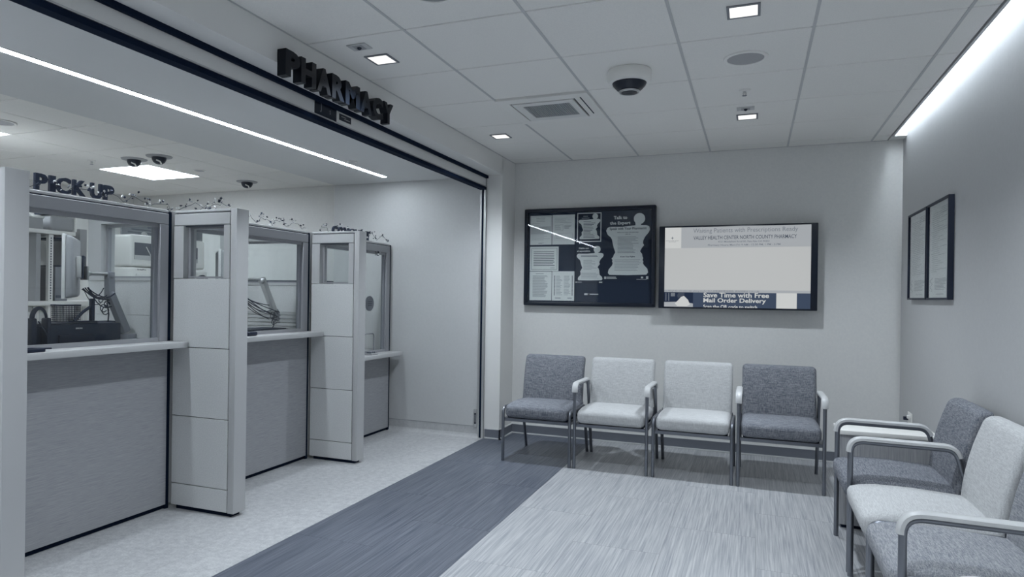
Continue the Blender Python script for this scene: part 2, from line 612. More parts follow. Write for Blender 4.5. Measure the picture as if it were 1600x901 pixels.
mesh_obj('plate', RB(-2.403, -2.366, YJ - .012, YJ - .004, .095, .258, r=.003), 'steel_bright', lk)
mesh_obj('slot', B(-2.393, -2.376, YJ - .0135, YJ - .011, .125, .225), 'black', lk)
mesh_obj('bolt', B(-2.387, -2.382, YJ - .0145, YJ - .012, .14, .21), 'steel_bright', lk)

# sign letters on the header
sg = empty('pharmacy_sign', (-2.12, 3.15, 2.354), 'dark raised PHARMACY letters on the header over the opening', 'sign')
text = 'PHARMACY'
adv = [.60, .67, .66, .64, .78, .66, .64, .60]
tot = sum(adv); y = 2.635; span = 3.675 - 2.635
for ch, a in zip(text, adv):
    wd = a / tot * span
    mesh_obj('letter', text_mb(ch, FR_left(-2.149, y, 2.356), wd * .93, .127, 0.002, .052, .05), 'sign_black', sg)
    y += wd


# ------------------------------------------------------------ pharmacy desks and partitions
XC = -3.28


def window_panes(f, a0, a1, b0, b1, parent, depth=.03):
    """a framed pane: inner bead and glass, in a frame f"""
    fm = merge(MB().rect(f, a0, a0 + .018, b0, b1, -.012, .012), MB().rect(f, a1 - .018, a1, b0, b1, -.012, .012),
               MB().rect(f, a0 + .018, a1 - .018, b0, b0 + .012, -.012, .012), MB().rect(f, a0 + .018, a1 - .018, b1 - .018, b1, -.012, .012))
    fo = mesh_obj('window_frame', fm, 'trim_dark', parent)
    mesh_obj('pane', MB().rect(f, a0 + .016, a1 - .016, b0 + .01, b1 - .016, -.0015, .0015), 'glass', fo)


def partition(y0, label, rear, rear_window=True, xe=-2.79):
    y1 = y0 + .10
    yc = (y0 + y1) / 2
    p = empty('partition', (-3.0, yc, 0), label, 'partition', 'desk partitions')
    mesh_obj('end_post', RB(xe - .045, xe, y0, y1, .022, 1.80, r=.003, seg=2), 'trim_laminate', p)
    mesh_obj('core', merge(B(-3.265, xe - .047, y0 + .012, y1 - .012, .03, 1.385), B(xe - .052, xe - .044, y0 + .008, y1 - .008, .03, 1.79),
                           B(-3.24, xe - .03, y0 + .015, y1 - .015, .0, .03)), 'black_matte', p)
    px0, px1 = -3.268, xe - .05
    for z0, z1 in ((.025, .154), (.158, .562), (.566, .976), (.98, 1.388)):
        for ya, yb in ((y0, y0 + .014), (y1 - .014, y1)):
            mesh_obj('panel', RB(px0, px1, ya, yb, z0, z1, r=.002, seg=1), 'panel_laminate', p)
    # glazed top
    mesh_obj('mullion', B(px0, px0 + .075, y0, y1, 1.392, 1.705), 'trim_laminate', p)
    mesh_obj('mullion', B(px1 - .045, px1, y0, y1, 1.392, 1.705), 'trim_laminate', p)
    mesh_obj('top_rail', RB(px0, px1, y0, y1, 1.708, 1.778, r=.003, seg=1), 'trim_laminate', p)
    mesh_obj('cap', RB(px0, px1, y0 + .004, y1 - .004, 1.784, 1.80, r=.003, seg=1), 'trim_laminate', p)
    mesh_obj('reveal', B(px0 + .005, px1, y0 + .014, y1 - .014, 1.70, 1.79), 'darkgrey', p)
    window_panes(FR_back(0, yc, 0), px0 + .075, px1 - .045, 1.392, 1.708, p)
    # the stretch inside the pharmacy
    xr0, xr1 = rear, -3.30
    mesh_obj('panel', B(xr0, xr1, y0 + .006, y1 - .006, .025, 1.16), 'panel_laminate', p)
    if rear_window == 'rails':
        for k in range(5):
            z = 1.015 + k * .03
            mesh_obj('slat', RB(xr0 + .05, xr1 - .06, y0 - .008, y0 + .006, z, z + .024, r=.003, seg=1), 'trim_laminate', p)
    mesh_obj('panel', B(xr0, xr1, y0 + .006, y1 - .006, 1.162, 1.372), 'panel_laminate', p)
    mesh_obj('sill', B(xr0, xr1, y0, y1, 1.374, 1.392), 'trim_laminate', p)
    mesh_obj('mullion', B(xr0, xr0 + .115, y0, y1, 1.392, 1.735), 'trim_laminate', p)
    mesh_obj('mullion', B(xr1 - .11, xr1, y0, y1, 1.392, 1.735), 'trim_laminate', p)
    mesh_obj('top_rail', B(xr0, xr1, y0, y1, 1.735, 1.80), 'trim_laminate', p)
    window_panes(FR_back(0, yc, 0), xr0 + .115, xr1 - .11, 1.392, 1.735, p)
    return p


partition(1.79, 'tall grey partition at the left edge of the picture', -4.0)
partition(3.09, 'tall grey partition with glazed top between pick up desk and middle desk', -4.0)
partition(4.456, 'grey partition with glazed top between middle desk and low consultation desk', -4.2, 'rails', -2.83)


def desk(y0, y1, ztop, label, wlabel, depth, split=None):
    d = empty('service_counter', (XC, (y0 + y1) / 2, 0), label, 'counter', 'pharmacy counters')
    mesh_obj('front_panel', RB(XC - .03, XC, y0 + .004, y1 - .026, .028, ztop - .037, r=.002, seg=1), 'grain_panel', d)
    mesh_obj('toe_kick', B(XC - .06, XC - .022, y0 + .004, y1 - .01, 0, .03), 'black_matte', d)
    mesh_obj('worktop', RB(XC - depth, -3.14, y0 + .002, y1 - .002, ztop - .035, ztop, r=.004, seg=2), 'worktop', d)
    mesh_obj('reveal', B(XC - .03, XC - .005, y1 - .026, y1 - .001, .0, ztop - .037), 'black_matte', d)
    # screen above
    s = empty('counter_screen', (XC, (y0 + y1) / 2, ztop), wlabel, 'screen', 'glazed counter screens')
    xa, xb = XC - .05, XC + .0
    zb = ztop + .001
    mesh_obj('head_rail', RB(xa, xb, y0 + .003, y1 - .026, 1.712, 1.778, r=.003, seg=1), 'trim_dark', s)
    mesh_obj('cap', RB(xa + .003, xb - .003, y0 + .003, y1 - .026, 1.784, 1.80, r=.003, seg=1), 'trim_laminate', s)
    mesh_obj('reveal', B(xa + .01, xb - .008, y0 + .003, y1 - .028, 1.775, 1.787), 'black_matte', s)
    mesh_obj('gap', B(xa + .01, xb - .006, y1 - .026, y1 - .001, zb, 1.79), 'black_matte', s)
    mesh_obj('post', RB(xa, xb, y1 - .09, y1 - .026, zb, 1.712, r=.003, seg=1), 'trim_dark', s)
    mesh_obj('post', RB(xa, xb, y0 + .003, y0 + .08, zb, 1.712, r=.003, seg=1), 'trim_dark', s)
    mesh_obj('sill', B(xa, xb - .004, y0 + .08, y1 - .09, zb, zb + .022), 'trim_dark', s)
    mesh_obj('inner_head', B(xa + .006, xa + .034, y0 + .08, y1 - .09, 1.69, 1.712), 'trim_dark', s)
    fo = mesh_obj('inner_jamb', B(xa + .006, xa + .034, y1 - .115, y1 - .09, zb + .022, 1.69), 'midgrey', s)
    mesh_obj('pane', B(xa + .018, xa + .022, y0 + .08, y1 - .113, zb + .02, 1.692), 'glass', fo)
    return d, s


desk(1.892, 3.088, 1.012, 'wood-grain pick up counter nearest the camera with pale worktop', 'window screen over the pick up counter', .72)
desk(3.192, 4.454, 1.012, 'middle wood-grain counter between the two partitions', 'window screen over the middle counter', .72)
d3, s3 = desk(4.558, YJ - .03, .765, 'low wood-grain consultation counter against the alcove wall', 'glazed screen with speak-through disc over the low counter', .60)
st = mesh_obj('speak_through', MB().lathe([(.07, -.004), (.07, .006), (.062, .01), (.055, .006), (.001, .006)], (XC - .028, 5.392, 1.226), (1, 0, 0)), 'steel', s3)
f = FR_left(XC - .021, 5.392, 1.226)
mesh_obj('slot', merge(*[MB().rect(f, -.032, .032, k * .018 - .004, k * .018 + .004, 0, .002) for k in (-1, 0, 1)]), 'darkgrey', st)
pts = [Vector((XC - .027, 5.31, .79)), *arc((XC - .027, 5.31, .79), (XC - .027, 5.31, .945), (XC - .027, 5.478, .945), .03),
       *arc((XC - .027, 5.31, .945), (XC - .027, 5.478, .945), (XC - .027, 5.478, .79), .03), Vector((XC - .027, 5.478, .79))]
mesh_obj('pass_through_edge', MB().tube(pts, .0045, 6), 'midgrey', s3)

# letters standing on the screens
sg = empty('pick_up_sign', (XC, 2.47, 1.80), 'dark standing letters PICK UP on top of the first screen', 'sign')
y = 2.262
for ch, a in zip('PICK UP', (.074, .036, .09, .083, .020, .076, .072)):
    if ch != ' ':
        mesh_obj('letter', text_mb(ch, FR_left(XC - .035, y, 1.804), a * .86, .083, 0, .016, .03), 'navy', sg)
    y += a
mesh_obj('foot_strip', B(XC - .042, XC - .008, 2.24, 2.71, 1.80, 1.804), 'grey_plastic', sg)
sg = empty('consult_sign', (XC, 5.1, 1.80), 'dark standing letters CONSULT on the far screen half hidden by a partition', 'sign')
y = 4.785
for ch in 'CONSULT':
    mesh_obj('letter', text_mb(ch, FR_left(XC - .035, y, 1.804), .074, .083, 0, .016, .03), 'navy', sg)
    y += .0872
mesh_obj('foot_strip', B(XC - .042, XC - .008, 4.77, 5.39, 1.80, 1.804), 'grey_plastic', sg)


# leafy garlands along the tops
def garland(path, label, amp=.03, n=40, hang=()):
    rr = random.Random(len(label) + n)
    P = [Vector(p) for p in path]
    pts = []
    segs = sum((P[i + 1] - P[i]).length for i in range(len(P) - 1))
    for i in range(len(P) - 1):
        k = max(4, int((P[i + 1] - P[i]).length / .03))
        for j in range(k):
            t = j / k
            q = P[i].lerp(P[i + 1], t)
            pts.append(q + Vector((rr.uniform(-.012, .012), rr.uniform(-.01, .01), abs(math.sin(len(pts) * .55)) * amp * rr.uniform(.4, 1.3))))
    base = empty('garland', P[0], label, 'garland', 'leafy wire garlands')
    mesh_obj('vine', MB().tube(pts, .0016, 5), 'leaf_dark', base)
    for mname, share in (('leaf_dark', .62), ('leaf_pale', .38)):
        mb = MB()
        for _ in range(int(n * share * 2.2)):
            q = rr.choice(pts) + Vector((rr.uniform(-.015, .015), rr.uniform(-.02, .02), rr.uniform(-.004, .024)))
            d = Vector((rr.uniform(-1, 1), rr.uniform(-1, 1), rr.uniform(-.2, 1))).normalized()
            s = d.orthogonal().normalized(); nn = d.cross(s)
            L_, W_ = rr.uniform(.012, .024), rr.uniform(.005, .009)
            mb.add([q, q + d * L_ * .5 + s * W_ + nn * .002, q + d * L_, q + d * L_ * .5 - s * W_ + nn * .002, q + d * L_ * .5 - nn * .003],
                   [(0, 1, 4), (1, 2, 4), (2, 3, 4), (3, 0, 4), (0, 3, 2, 1)])
        tag(mesh_obj('leaves', mb, mname, base), kind='stuff')
    return base


zt = 1.806
garland([(XC - .004, 2.22, zt), (XC - .004, 2.72, zt), (XC - .02, 3.07, zt), (XC + .004, 3.075, 1.75)], 'leafy garland twined through the PICK UP letters', .04, 30)
garland([(XC + .04, 3.1, zt), (-3.1, 3.12, zt), (-2.86, 3.12, zt)], 'sparse garland along the top of the partition beside the pick up desk', .035, 16)
garland([(XC - .02, 3.3, zt), (XC - .02, 3.8, zt), (XC - .02, 4.43, zt)], 'leafy garland along the top of the middle screen', .06, 46)
garland([(XC - .02, 4.6, zt), (XC - .02, 5.3, zt), (XC - .02, 5.6, zt), (XC - .01, 5.72, zt)], 'leafy garland around the CONSULT letters', .07, 34)
garland([(XC - .015, 5.46, 1.70), (XC - .012, 5.50, 1.66), (XC - .015, 5.54, 1.69)], 'small leaf cluster hanging inside the top of the far screen', .02, 12)

# ------------------------------------------------------------ waiting chairs
HW, HSEAT = .272, .45


def chair(label, fab, arms):
    c = empty('waiting_chair', (0, 0, 0), label, 'chair', 'waiting room chairs')
    r = .0125
    for s in (-1, 1):
        x = s * HW
        if arms:
            mesh_obj('leg', MB().tube([(x, 0, 0), (x, 0, .55)], r), 'steel', c)
            p = [Vector((x, 0, .55)), *arc((x, 0, .3), (x, 0, .635), (x, .43, .63), .06), *arc((x, 0, .635), (x, .43, .63), (x, .60, 0), .06), Vector((x, .43 + .17 * .16, .53))]
            mesh_obj('arm_frame', MB().tube(p, r), 'steel', c)
            mesh_obj('leg', MB().tube([(x, .43 + .17 * .16, .53), (x, .60, 0)], r), 'steel', c)
            # pad wrapped over the arm
            pp = [*arc((x, -.006, .3), (x, -.006, .648), (x, .43, .643), .065, 8), *arc((x, 0, .648), (x, .432, .643), (x, .60, 0), .065, 8)]
            mb = MB(); wd = .021
            vs = []
            n_ = len(pp)
            for i, q in enumerate(pp):
                t = (pp[min(i + 1, n_ - 1)] - pp[max(i - 1, 0)]).normalized()
                up = Vector((0, -t.z, t.y))
                if up.z < -.1: up = -up
                for (a, h_) in ((-wd, -.006), (-wd, .006), (-wd * .6, .012), (wd * .6, .012), (wd, .006), (wd, -.006)):
                    vs.append(Vector((q.x + a, q.y, q.z)) + up * h_)
            fs = []
            for i in range(n_ - 1):
                for k in range(6):
                    j = (k + 1) % 6
                    fs.append((i * 6 + k, (i + 1) * 6 + k, (i + 1) * 6 + j, i * 6 + j))
            fs += [tuple(range(6)), tuple((n_ - 1) * 6 + k for k in range(5, -1, -1))]
            mb.add(vs, fs, True)
            mesh_obj('armrest', mb, 'arm_pad', c)
        else:
            p = [Vector((x, 0, 0)), *arc((x, 0, 0), (x, 0, .425), (x, .47, .415), .05), *arc((x, 0, .425), (x, .47, .415), (x, .60, 0), .05), Vector((x, .60, 0))]
            k = len(p) // 2
            mesh_obj('leg', MB().tube(p[:k + 1], r), 'steel', c)
            mesh_obj('leg', MB().tube(p[k:], r), 'steel', c)
        mesh_obj('back_bracket', B(x * .93 - .012, x * .93 + .012, .45, .47, .33, .44), 'steel', c)
    sf = merge(B(-HW, HW, .004, .026, .318, .342), B(-HW, HW, .43, .45, .318, .342), B(-HW, -HW + .02, .02, .44, .318, .342), B(HW - .02, HW, .02, .44, .318, .342))
    mesh_obj('seat_frame', sf, 'steel', c)
    mesh_obj('seat_pan', B(-HW + .03, HW - .03, .03, .43, .336, .352), 'black_matte', c)  # black board added under the cushion to deepen the shade below

    def sd(v):      # crowned, soft waterfall front
        u = v.x / .255; t = (v.y - .22) / .24
        z = v.z
        k = (v.z - .345) / .115
        z += k * (.014 * (1 - u * u) * (1 - t * t) - .012 * max(0, t) - .028 * max(0, -t - .55) ** 1.0)
        y = v.y - (.012 * k if t < -.9 else 0)
        return Vector((v.x, y, z))
    sw = HW - .016
    mesh_obj('seat', RB(-sw, sw, -.018, .465, .345, .46, r=.042, seg=5, fn=sd, cuts=5), fab, c)

    def bd(v):
        t = (v.z - .36) / .44
        u = v.x / .26
        return Vector((v.x, v.y + .09 * t * t - .006 * u * u, v.z))
    bw = HW - (.012 if not arms else .014)
    mesh_obj('backrest', RB(-bw, bw, .43, .505, .365, .812, r=.03, seg=5, fn=bd, cuts=6), fab, c)
    return c


row = [(-1.574, 'dark grey armless chair at the left end of the back row', 'fabric_dark', 0),
       (-.992, 'pale grey chair with two arms under the notice board', 'fabric_light', 1),
       (-.401, 'pale grey armless chair in the middle of the back row', 'fabric_light', 0),
       (.185, 'dark grey chair with two arms under the wall screen', 'fabric_dark', 1)]
for x, lab, fab, arms in row:
    c = chair(lab, fab, arms); c.location = (x, 5.045, 0)
side = [(3.945, 'dark grey chair with two arms by the right wall next to the corner table', 'fabric_dark', 1),
        (3.35, 'pale grey armless chair by the right wall', 'fabric_light', 0),
        (2.765, 'mid grey armless chair by the right wall near the camera', 'fabric_mid', 0),
        (2.175, 'pale chair with two arms cut off at the lower right corner', 'fabric_light', 1)]
for y, lab, fab, arms in side:
    c = chair(lab, fab, arms); c.location = (.445, y, 0); c.rotation_euler.z = R(-90)

# corner table
t = empty('corner_table', (.75, 4.5, 0), 'low wood-grain table with white top in the far right corner', 'table')
mesh_obj('table_top', RB(.462, .97, 4.36, 4.60, .54, .565, r=.004), 'white_plastic', t)
mesh_obj('front_panel', B(.475, .955, 4.372, 4.39, .02, .54), 'wood_table', t)
mesh_obj('side_panel', B(.475, .495, 4.391, 4.585, .02, .54), 'wood_table', t)
mesh_obj('side_panel', B(.935, .955, 4.391, 4.585, .02, .54), 'wood_table', t)
mesh_obj('back_panel', B(.496, .934, 4.567, 4.585, .02, .54), 'wood_table', t)
mesh_obj('plinth', B(.49, .94, 4.385, 4.575, .0, .02), 'black_matte', t)

# ------------------------------------------------------------ ceiling fittings
def downlight(x, y, label, group=None):
    o = empty('downlight', (x, y, H - .012), label, 'ceiling light', 'square recessed downlights')
    s = .07
    fr = merge(B(x - s, x + s, y - s, y - s + .012, H - .006, H - .0005), B(x - s, x + s, y + s - .012, y + s, H - .006, H - .0005),
               B(x - s, x - s + .012, y - s + .012, y + s - .012, H - .006, H - .0005), B(x + s - .012, x + s, y - s + .012, y + s - .012, H - .006, H - .0005))
    mesh_obj('trim_ring', fr, 'midgrey', o)
    mesh_obj('diffuser', B(x - s + .012, x + s - .012, y - s + .012, y + s - .012, H - .0045, H - .001), 'lamp_white', o)
    ld = bpy.data.lights.new('downlight_beam', 'SPOT')
    ld.energy = W_DOWN; ld.color = LAMP[:3]; ld.spot_size = R(128); ld.spot_blend = 1.0; ld.shadow_soft_size = .05
    lo = bpy.data.objects.new('downlight_beam', ld); COL.objects.link(lo)
    lo.parent = o; lo.location = (0, 0, .004)


DY = (5.02, 3.175, 1.33, -.515, -2.36)
names = {(0, 0): 'lit square downlight near the header above the left chair', (0, 1): 'lit square downlight beside the pharmacy letters',
         (1, 0): 'lit square downlight farthest back in the middle of the ceiling', (1, 1): 'lit square downlight at the top edge of the picture'}
for i, x in enumerate((-1.89, -.058)):
    for j, y in enumerate(DY):
        downlight(x, y, names.get((i, j), '%s downlight from the back wall in the %s row, behind the camera' % (('first', 'second', 'third', 'fourth', 'fifth')[j], ('left', 'middle')[i])))


def sensor(x, y, label):
    o = empty('ceiling_sensor', (x, y, H - .008), label, 'sensor')
    mesh_obj('plate', RB(x - .055, x + .055, y - .04, y + .04, H - .006, H - .0005, r=.002), 'grid_bar', o)
    mesh_obj('bezel', B(x - .028, x + .028, y - .028, y + .028, H - .0075, H - .006), 'grey_plastic', o)
    mesh_obj('lens', MB().sphere((x, y, H - .008), .012), 'black_gloss', o)


sensor(-1.905, 2.975, 'small square sensor with black lens beside the near left downlight')
sensor(-.066, 4.80, 'small square sensor with black lens beside the far middle downlight')


def sprinkler(x, y, z, label):
    o = empty('sprinkler', (x, y, z - .04), label, 'sprinkler')
    mesh_obj('escutcheon', MB().lathe([(.001, 0), (.035, -.0), (.032, -.006), (.012, -.010), (.001, -.010)][::-1], (x, y, z - .0005)), 'white_plastic', o)
    mesh_obj('body', merge(MB().tube([(x, y, z - .01), (x, y, z - .02)], .008), MB().tube([(x - .009, y, z - .018), (x - .006, y, z - .034)], .002, 6),
                           MB().tube([(x + .009, y, z - .018), (x + .006, y, z - .034)], .002, 6)), 'steel_bright', o)
    mesh_obj('deflector', MB().lathe([(.001, 0), (.014, 0), (.014, .0015), (.001, .0015)], (x, y, z - .036)), 'steel', o)


sprinkler(-.068, 4.38, H, 'small sprinkler head between ceiling speaker and far downlight')
sprinkler(-5.42, 4.21, PZ, 'small sprinkler head in the pharmacy ceiling above the PICK UP letters')


def speaker(x, y, z, r, label):
    o = empty('ceiling_speaker', (x, y, z - .008), label, 'speaker', 'round ceiling speakers')
    mesh_obj('rim', MB().lathe([(r, -.0005), (r, -.005), (r * .97, -.008), (r * .84, -.008), (r * .82, -.004), (r * .82, -.0005)], (x, y, z)), 'white_plastic', o)
    mesh_obj('grille', MB().lathe([(.001, -.006), (r * .82, -.005), (r * .82, -.001), (.001, -.001)][::-1], (x, y, z)), 'grey_plastic', o)


speaker(-.056, 3.80, H, .112, 'round ceiling speaker in the middle of the tiled ceiling')
speaker(-1.275, 2.545, H, .10, 'round ceiling speaker cut off by the top edge')
speaker(-4.85, 4.87, PZ, .055, 'small round fitting in the pharmacy ceiling beside the light panel')
speaker(-3.11, 4.77, BZ, .04, 'small round cap on the bulkhead near the end of the strip light')
speaker(-4.80, 3.04, PZ, .10, 'round fitting in the pharmacy ceiling at the left edge')

# dome camera of the waiting room
x, y = -.666, 3.81
o = empty('dome_camera', (x, y, H - .13), 'white dome camera with dark bubble on the waiting room ceiling', 'camera', 'dome cameras')
mesh_obj('housing', MB().lathe([(.001, 0), (.118, 0), (.122, -.006), (.122, -.05), (.114, -.066), (.092, -.07), (.001, -.07)][::-1], (x, y, H - .0005), n=40), 'white_plastic', o)
mesh_obj('bubble', MB().lathe([(.096, -.068), (.090, -.082), (.07, -.104), (.045, -.116), (.001, -.120)][::-1], (x, y, H), n=32), 'black_gloss', o)
mesh_obj('ring', MB().lathe([(.052, -.112), (.058, -.114), (.055, -.122), (.047, -.123), (.044, -.118)], (x, y, H), n=32), 'steel_bright', o)
mesh_obj('lens', MB().lathe([(.044, -.112), (.042, -.124), (.02, -.130), (.001, -.131)][::-1], (x, y, H), n=24), 'black_gloss', o)

for (x, y, lab) in ((-5.0, 4.285, 'left one of the two dark dome cameras side by side in the pharmacy ceiling'),
                    (-4.69, 4.265, 'right one of the two dark dome cameras side by side in the pharmacy ceiling'),
                    (-4.86, 5.52, 'dark dome camera alone near the back of the pharmacy ceiling')):
    o = empty('dome_camera', (x, y, PZ - .075), lab, 'camera', 'dome cameras')
    mesh_obj('trim_ring', MB().lathe([(.001, -.0005), (.105, -.0005), (.10, -.008), (.06, -.012), (.001, -.012)][::-1], (x, y, PZ), n=32), 'grey_plastic', o)
    mesh_obj('bubble', MB().lathe([(.058, -.012), (.056, -.03), (.045, -.052), (.025, -.066), (.001, -.07)][::-1], (x, y, PZ), n=28), 'black_gloss', o)
    mesh_obj('visor', MB().tube([(x + .02, y - .048, PZ - .04), (x + .042, y - .028, PZ - .052), (x + .03, y - .005, PZ - .066)], .006, 6), 'white_plastic', o)

# air cassette
x0, x1, y0, y1 = -1.582, -.977, 4.086, 4.688
o = empty('air_cassette', ((x0 + x1) / 2, (y0 + y1) / 2, H - .02), 'square white air conditioning cassette with slatted grille in the ceiling', 'air vent')
ia0, ia1, ib0, ib1 = -1.515, -1.075, 4.175, 4.62
mesh_obj('outer_frame', merge(B(x0, x1, y0, ib0, H - .012, H + .01), B(x0, x1, ib1, y1, H - .012, H + .01), B(x0, ia0, ib0, ib1, H - .012, H + .01), B(ia1, x1, ib0, ib1, H - .012, H + .01)), 'white_plastic', o)
mesh_obj('shadow_gap', B(ia0, ia1, ib0, ib1, H - .002, H + .008), 'black_matte', o)
ip = mesh_obj('inner_panel', merge(B(ia0 + .012, ia1 - .014, ib0 + .014, 4.252, H - .014, H - .003), B(ia0 + .012, ia1 - .014, 4.545, ib1 - .006, H - .014, H - .003),
                                   B(ia0 + .012, -1.445, 4.252, 4.545, H - .014, H - .003), B(-1.13, ia1 - .014, 4.252, 4.545, H - .014, H - .003)), 'offwhite', o)
for k in range(22):
    xx = -1.445 + (k + .5) * .315 / 22
    mesh_obj('slat', B(xx - .0045, xx + .0045, 4.252, 4.545, H - .013, H - .004), 'grey_plastic', ip)
mesh_obj('slot', B(-1.04, -1.032, 4.16, 4.56, H - .0125, H - .011), 'black_matte', o)

# strip light in the bulkhead
o = empty('strip_light', (-3.2, 2.0, BZ - .006), 'long bright strip light recessed in the bulkhead over the counters', 'strip light')
mesh_obj('diffuser', B(-3.245, -3.195, YN + .3, 5.49, BZ - .003, BZ - .0005), 'lamp_strip', o)
mesh_obj('trim_edge', merge(B(-3.252, -3.245, YN + .3, 5.497, BZ - .004, BZ - .0005), B(-3.195, -3.188, YN + .3, 5.497, BZ - .004, BZ - .0005)), 'trim_laminate', o)

# light panels of the pharmacy
for i, y0 in enumerate((4.54, 2.71, .27, -1.56)):
    o = empty('light_panel', (-5.435, y0 + .305, PZ - .01), '%s light panel from the back wall in the pharmacy ceiling' % ('bright square', 'second square', 'third square', 'fourth square')[i], 'ceiling light', 'pharmacy light panels')
    for a, b_ in ((0, .19), (.2, .40), (.41, .604)):
        mesh_obj('diffuser', B(-5.737, -5.133, y0 + a + .003, y0 + b_, PZ - .001, PZ + .008), 'lamp_panel', o)
    mesh_obj('divider', merge(B(-5.737, -5.133, y0 + .19, y0 + .2, PZ - .002, PZ + .008), B(-5.737, -5.133, y0 + .40, y0 + .41, PZ - .002, PZ + .008)), 'midgrey', o)

# ------------------------------------------------------------ notice board
YF = 6.085
bx0, bx1, bz0, bz1 = -2.03, -.81, 1.228, 2.136
nb = empty('notice_board', ((bx0 + bx1) / 2, YF, bz0), 'black framed glazed notice board with papers and mortar posters', 'notice board')
w_ = .036
mesh_obj('frame', merge(RB(bx0, bx1, YF - .03, YB - .001, bz1 - w_, bz1, r=.010), RB(bx0, bx1, YF - .03, YB - .001, bz0, bz0 + w_, r=.010),
                        RB(bx0, bx0 + w_, YF - .03, YB - .001, bz0 + .008, bz1 - .008, r=.010), RB(bx1 - w_, bx1, YF - .03, YB - .001, bz0 + .008, bz1 - .008, r=.010)), 'black_gloss', nb)
mesh_obj('backing', B(bx0 + .02, bx1 - .02, YF + .006, YB - .002, bz0 + .02, bz1 - .02), 'board_cloth', nb)
mesh_obj('pane', B(bx0 + w_ - .006, bx1 - w_ + .006, YF - .022, YF - .018, bz0 + w_ - .006, bz1 - w_ + .006), 'board_glass', nb)
hg = mesh_obj('hinge_strip', B(-1.545, -1.540, YF + .002, YF + .006, bz0 + w_, bz1 - w_), 'black_matte', nb)


def lines(f, a0, a1, b0, b1, n, th, seed=0, lo=.55, indent=0):
    rr = random.Random(seed); mb = MB()
    for i in range(n):
        b = b1 - (b1 - b0) * (i + .5) / n
        mb.rect(f, a0 + rr.uniform(0, indent), a0 + (a1 - a0) * rr.uniform(lo, 1), b - th / 2, b + th / 2, .0002, .0004)
    return mb


def box_outline(f, a0, a1, b0, b1, t):
    return merge(MB().rect(f, a0, a1, b0, b0 + t, .0002, .0005), MB().rect(f, a0, a1, b1 - t, b1, .0002, .0005),
                 MB().rect(f, a0, a0 + t, b0, b1, .0002, .0005), MB().rect(f, a1 - t, a1, b0, b1, .0002, .0005))


def sheet(x0, x1, z0, z1, label, m='paper', name='notice_sheet', group='papers in the notice board'):
    o = empty(name, ((x0 + x1) / 2, YF, z0), label, 'notice', group)
    f = FR_back(x0, YF + .004, z0)
    mesh_obj('paper', MB().rect(f, 0, x1 - x0, 0, z1 - z0, -.001, 0.0), m, o)
    return o, f, x1 - x0, z1 - z0


o, f, a, b = sheet(-1.98, -1.77, 1.80, 2.075, 'pale form with grey band at the top left of the notice board')
mesh_obj('grey_block', MB().rect(f, .005, a - .005, .10, .17, .0001, .0003), 'paper_grey', o)
mesh_obj('print', merge(box_outline(f, .006, a - .006, .17, b - .01, .0015), text_mb('Patient Rights', f, .085, .010, 0, .0005, .02, .06, .245),
                        lines(f, .06, .16, .215, .24, 2, .003, 3), lines(f, .015, .15, .18, .205, 2, .002, 4), lines(f, .012, a - .01, .04, .165, 11, .0016, 5), lines(f, .08, .14, .008, .02, 2, .002, 6)), 'ink_soft', o)
o, f, a, b = sheet(-1.764, -1.549, 1.80, 2.077, 'pale form with two small boxes next to the top left notice')
mesh_obj('print', merge(box_outline(f, .025, .105, .13, .185, .0015), lines(f, .03, .1, .135, .18, 5, .002, 7), lines(f, .115, .185, .145, .18, 4, .003, 8),
                        box_outline(f, .02, .195, .04, .105, .001), lines(f, .03, .12, .05, .1, 5, .002, 9), lines(f, .02, .19, .2, .25, 6, .0012, 10)), 'ink_soft', o)
o, f, a, b = sheet(-1.98, -1.70, 1.552, 1.782, 'bordered landscape notice with bold lines at the left of the notice board')
mesh_obj('border', box_outline(f, .014, a - .014, .014, b - .014, .003), 'ink_mid', o)
mesh_obj('print', merge(lines(f, .036, a - .036, .045, .19, 9, .006, 11, .92), lines(f, .2, a - .03, .026, .036, 1, .003, 12)), 'ink_mid', o)
o, f, a, b = sheet(-1.98, -1.765, 1.277, 1.548, 'densely printed letter at the bottom left of the notice board')
mesh_obj('print', merge(lines(f, .03, a - .03, .03, .235, 26, .003, 13, .7), lines(f, .06, .15, .245, .255, 1, .004, 14)), 'ink_soft', o)
o, f, a, b = sheet(-1.76, -1.54, 1.276, 1.55, 'notice with dark dashed side borders beside the bottom left letter')
mesh_obj('border', merge(*[MB().rect(f, s_, s_ + .010, .05 + k * .011, .057 + k * .011, .0002, .0005) for k in range(17) for s_ in (.02, a - .03)]), 'ink', o)
mesh_obj('print', merge(lines(f, .04, .10, .05, .235, 17, .003, 15, .6), lines(f, .115, .18, .05, .235, 17, .003, 16, .6), lines(f, .03, .09, .02, .03, 1, .006, 17),
                        lines(f, .15, .20, .02, .03, 1, .006, 18)), 'ink_soft', o)

# the mortar posters: a mortar whose sides read as faces, with a round pestle
MORTAR = [(285, 170), (262, 180), (250, 205), (265, 240), (292, 262), (305, 282), (312, 318), (320, 350), (336, 395), (322, 418), (318, 432), (303, 450), (312, 462), (308, 474), (314, 488), (309, 508),
          (278, 545), (271, 575), (285, 592), (450, 594), (615, 590), (630, 570), (622, 537), (592, 507), (584, 490), (588, 476), (580, 462), (586, 446), (578, 430), (576, 412), (557, 388), (572, 360), (592, 335), (582, 318), (584, 296),
          (600, 262), (632, 225), (642, 200), (636, 175), (612, 163), (560, 160), (515, 162), (400, 172)]


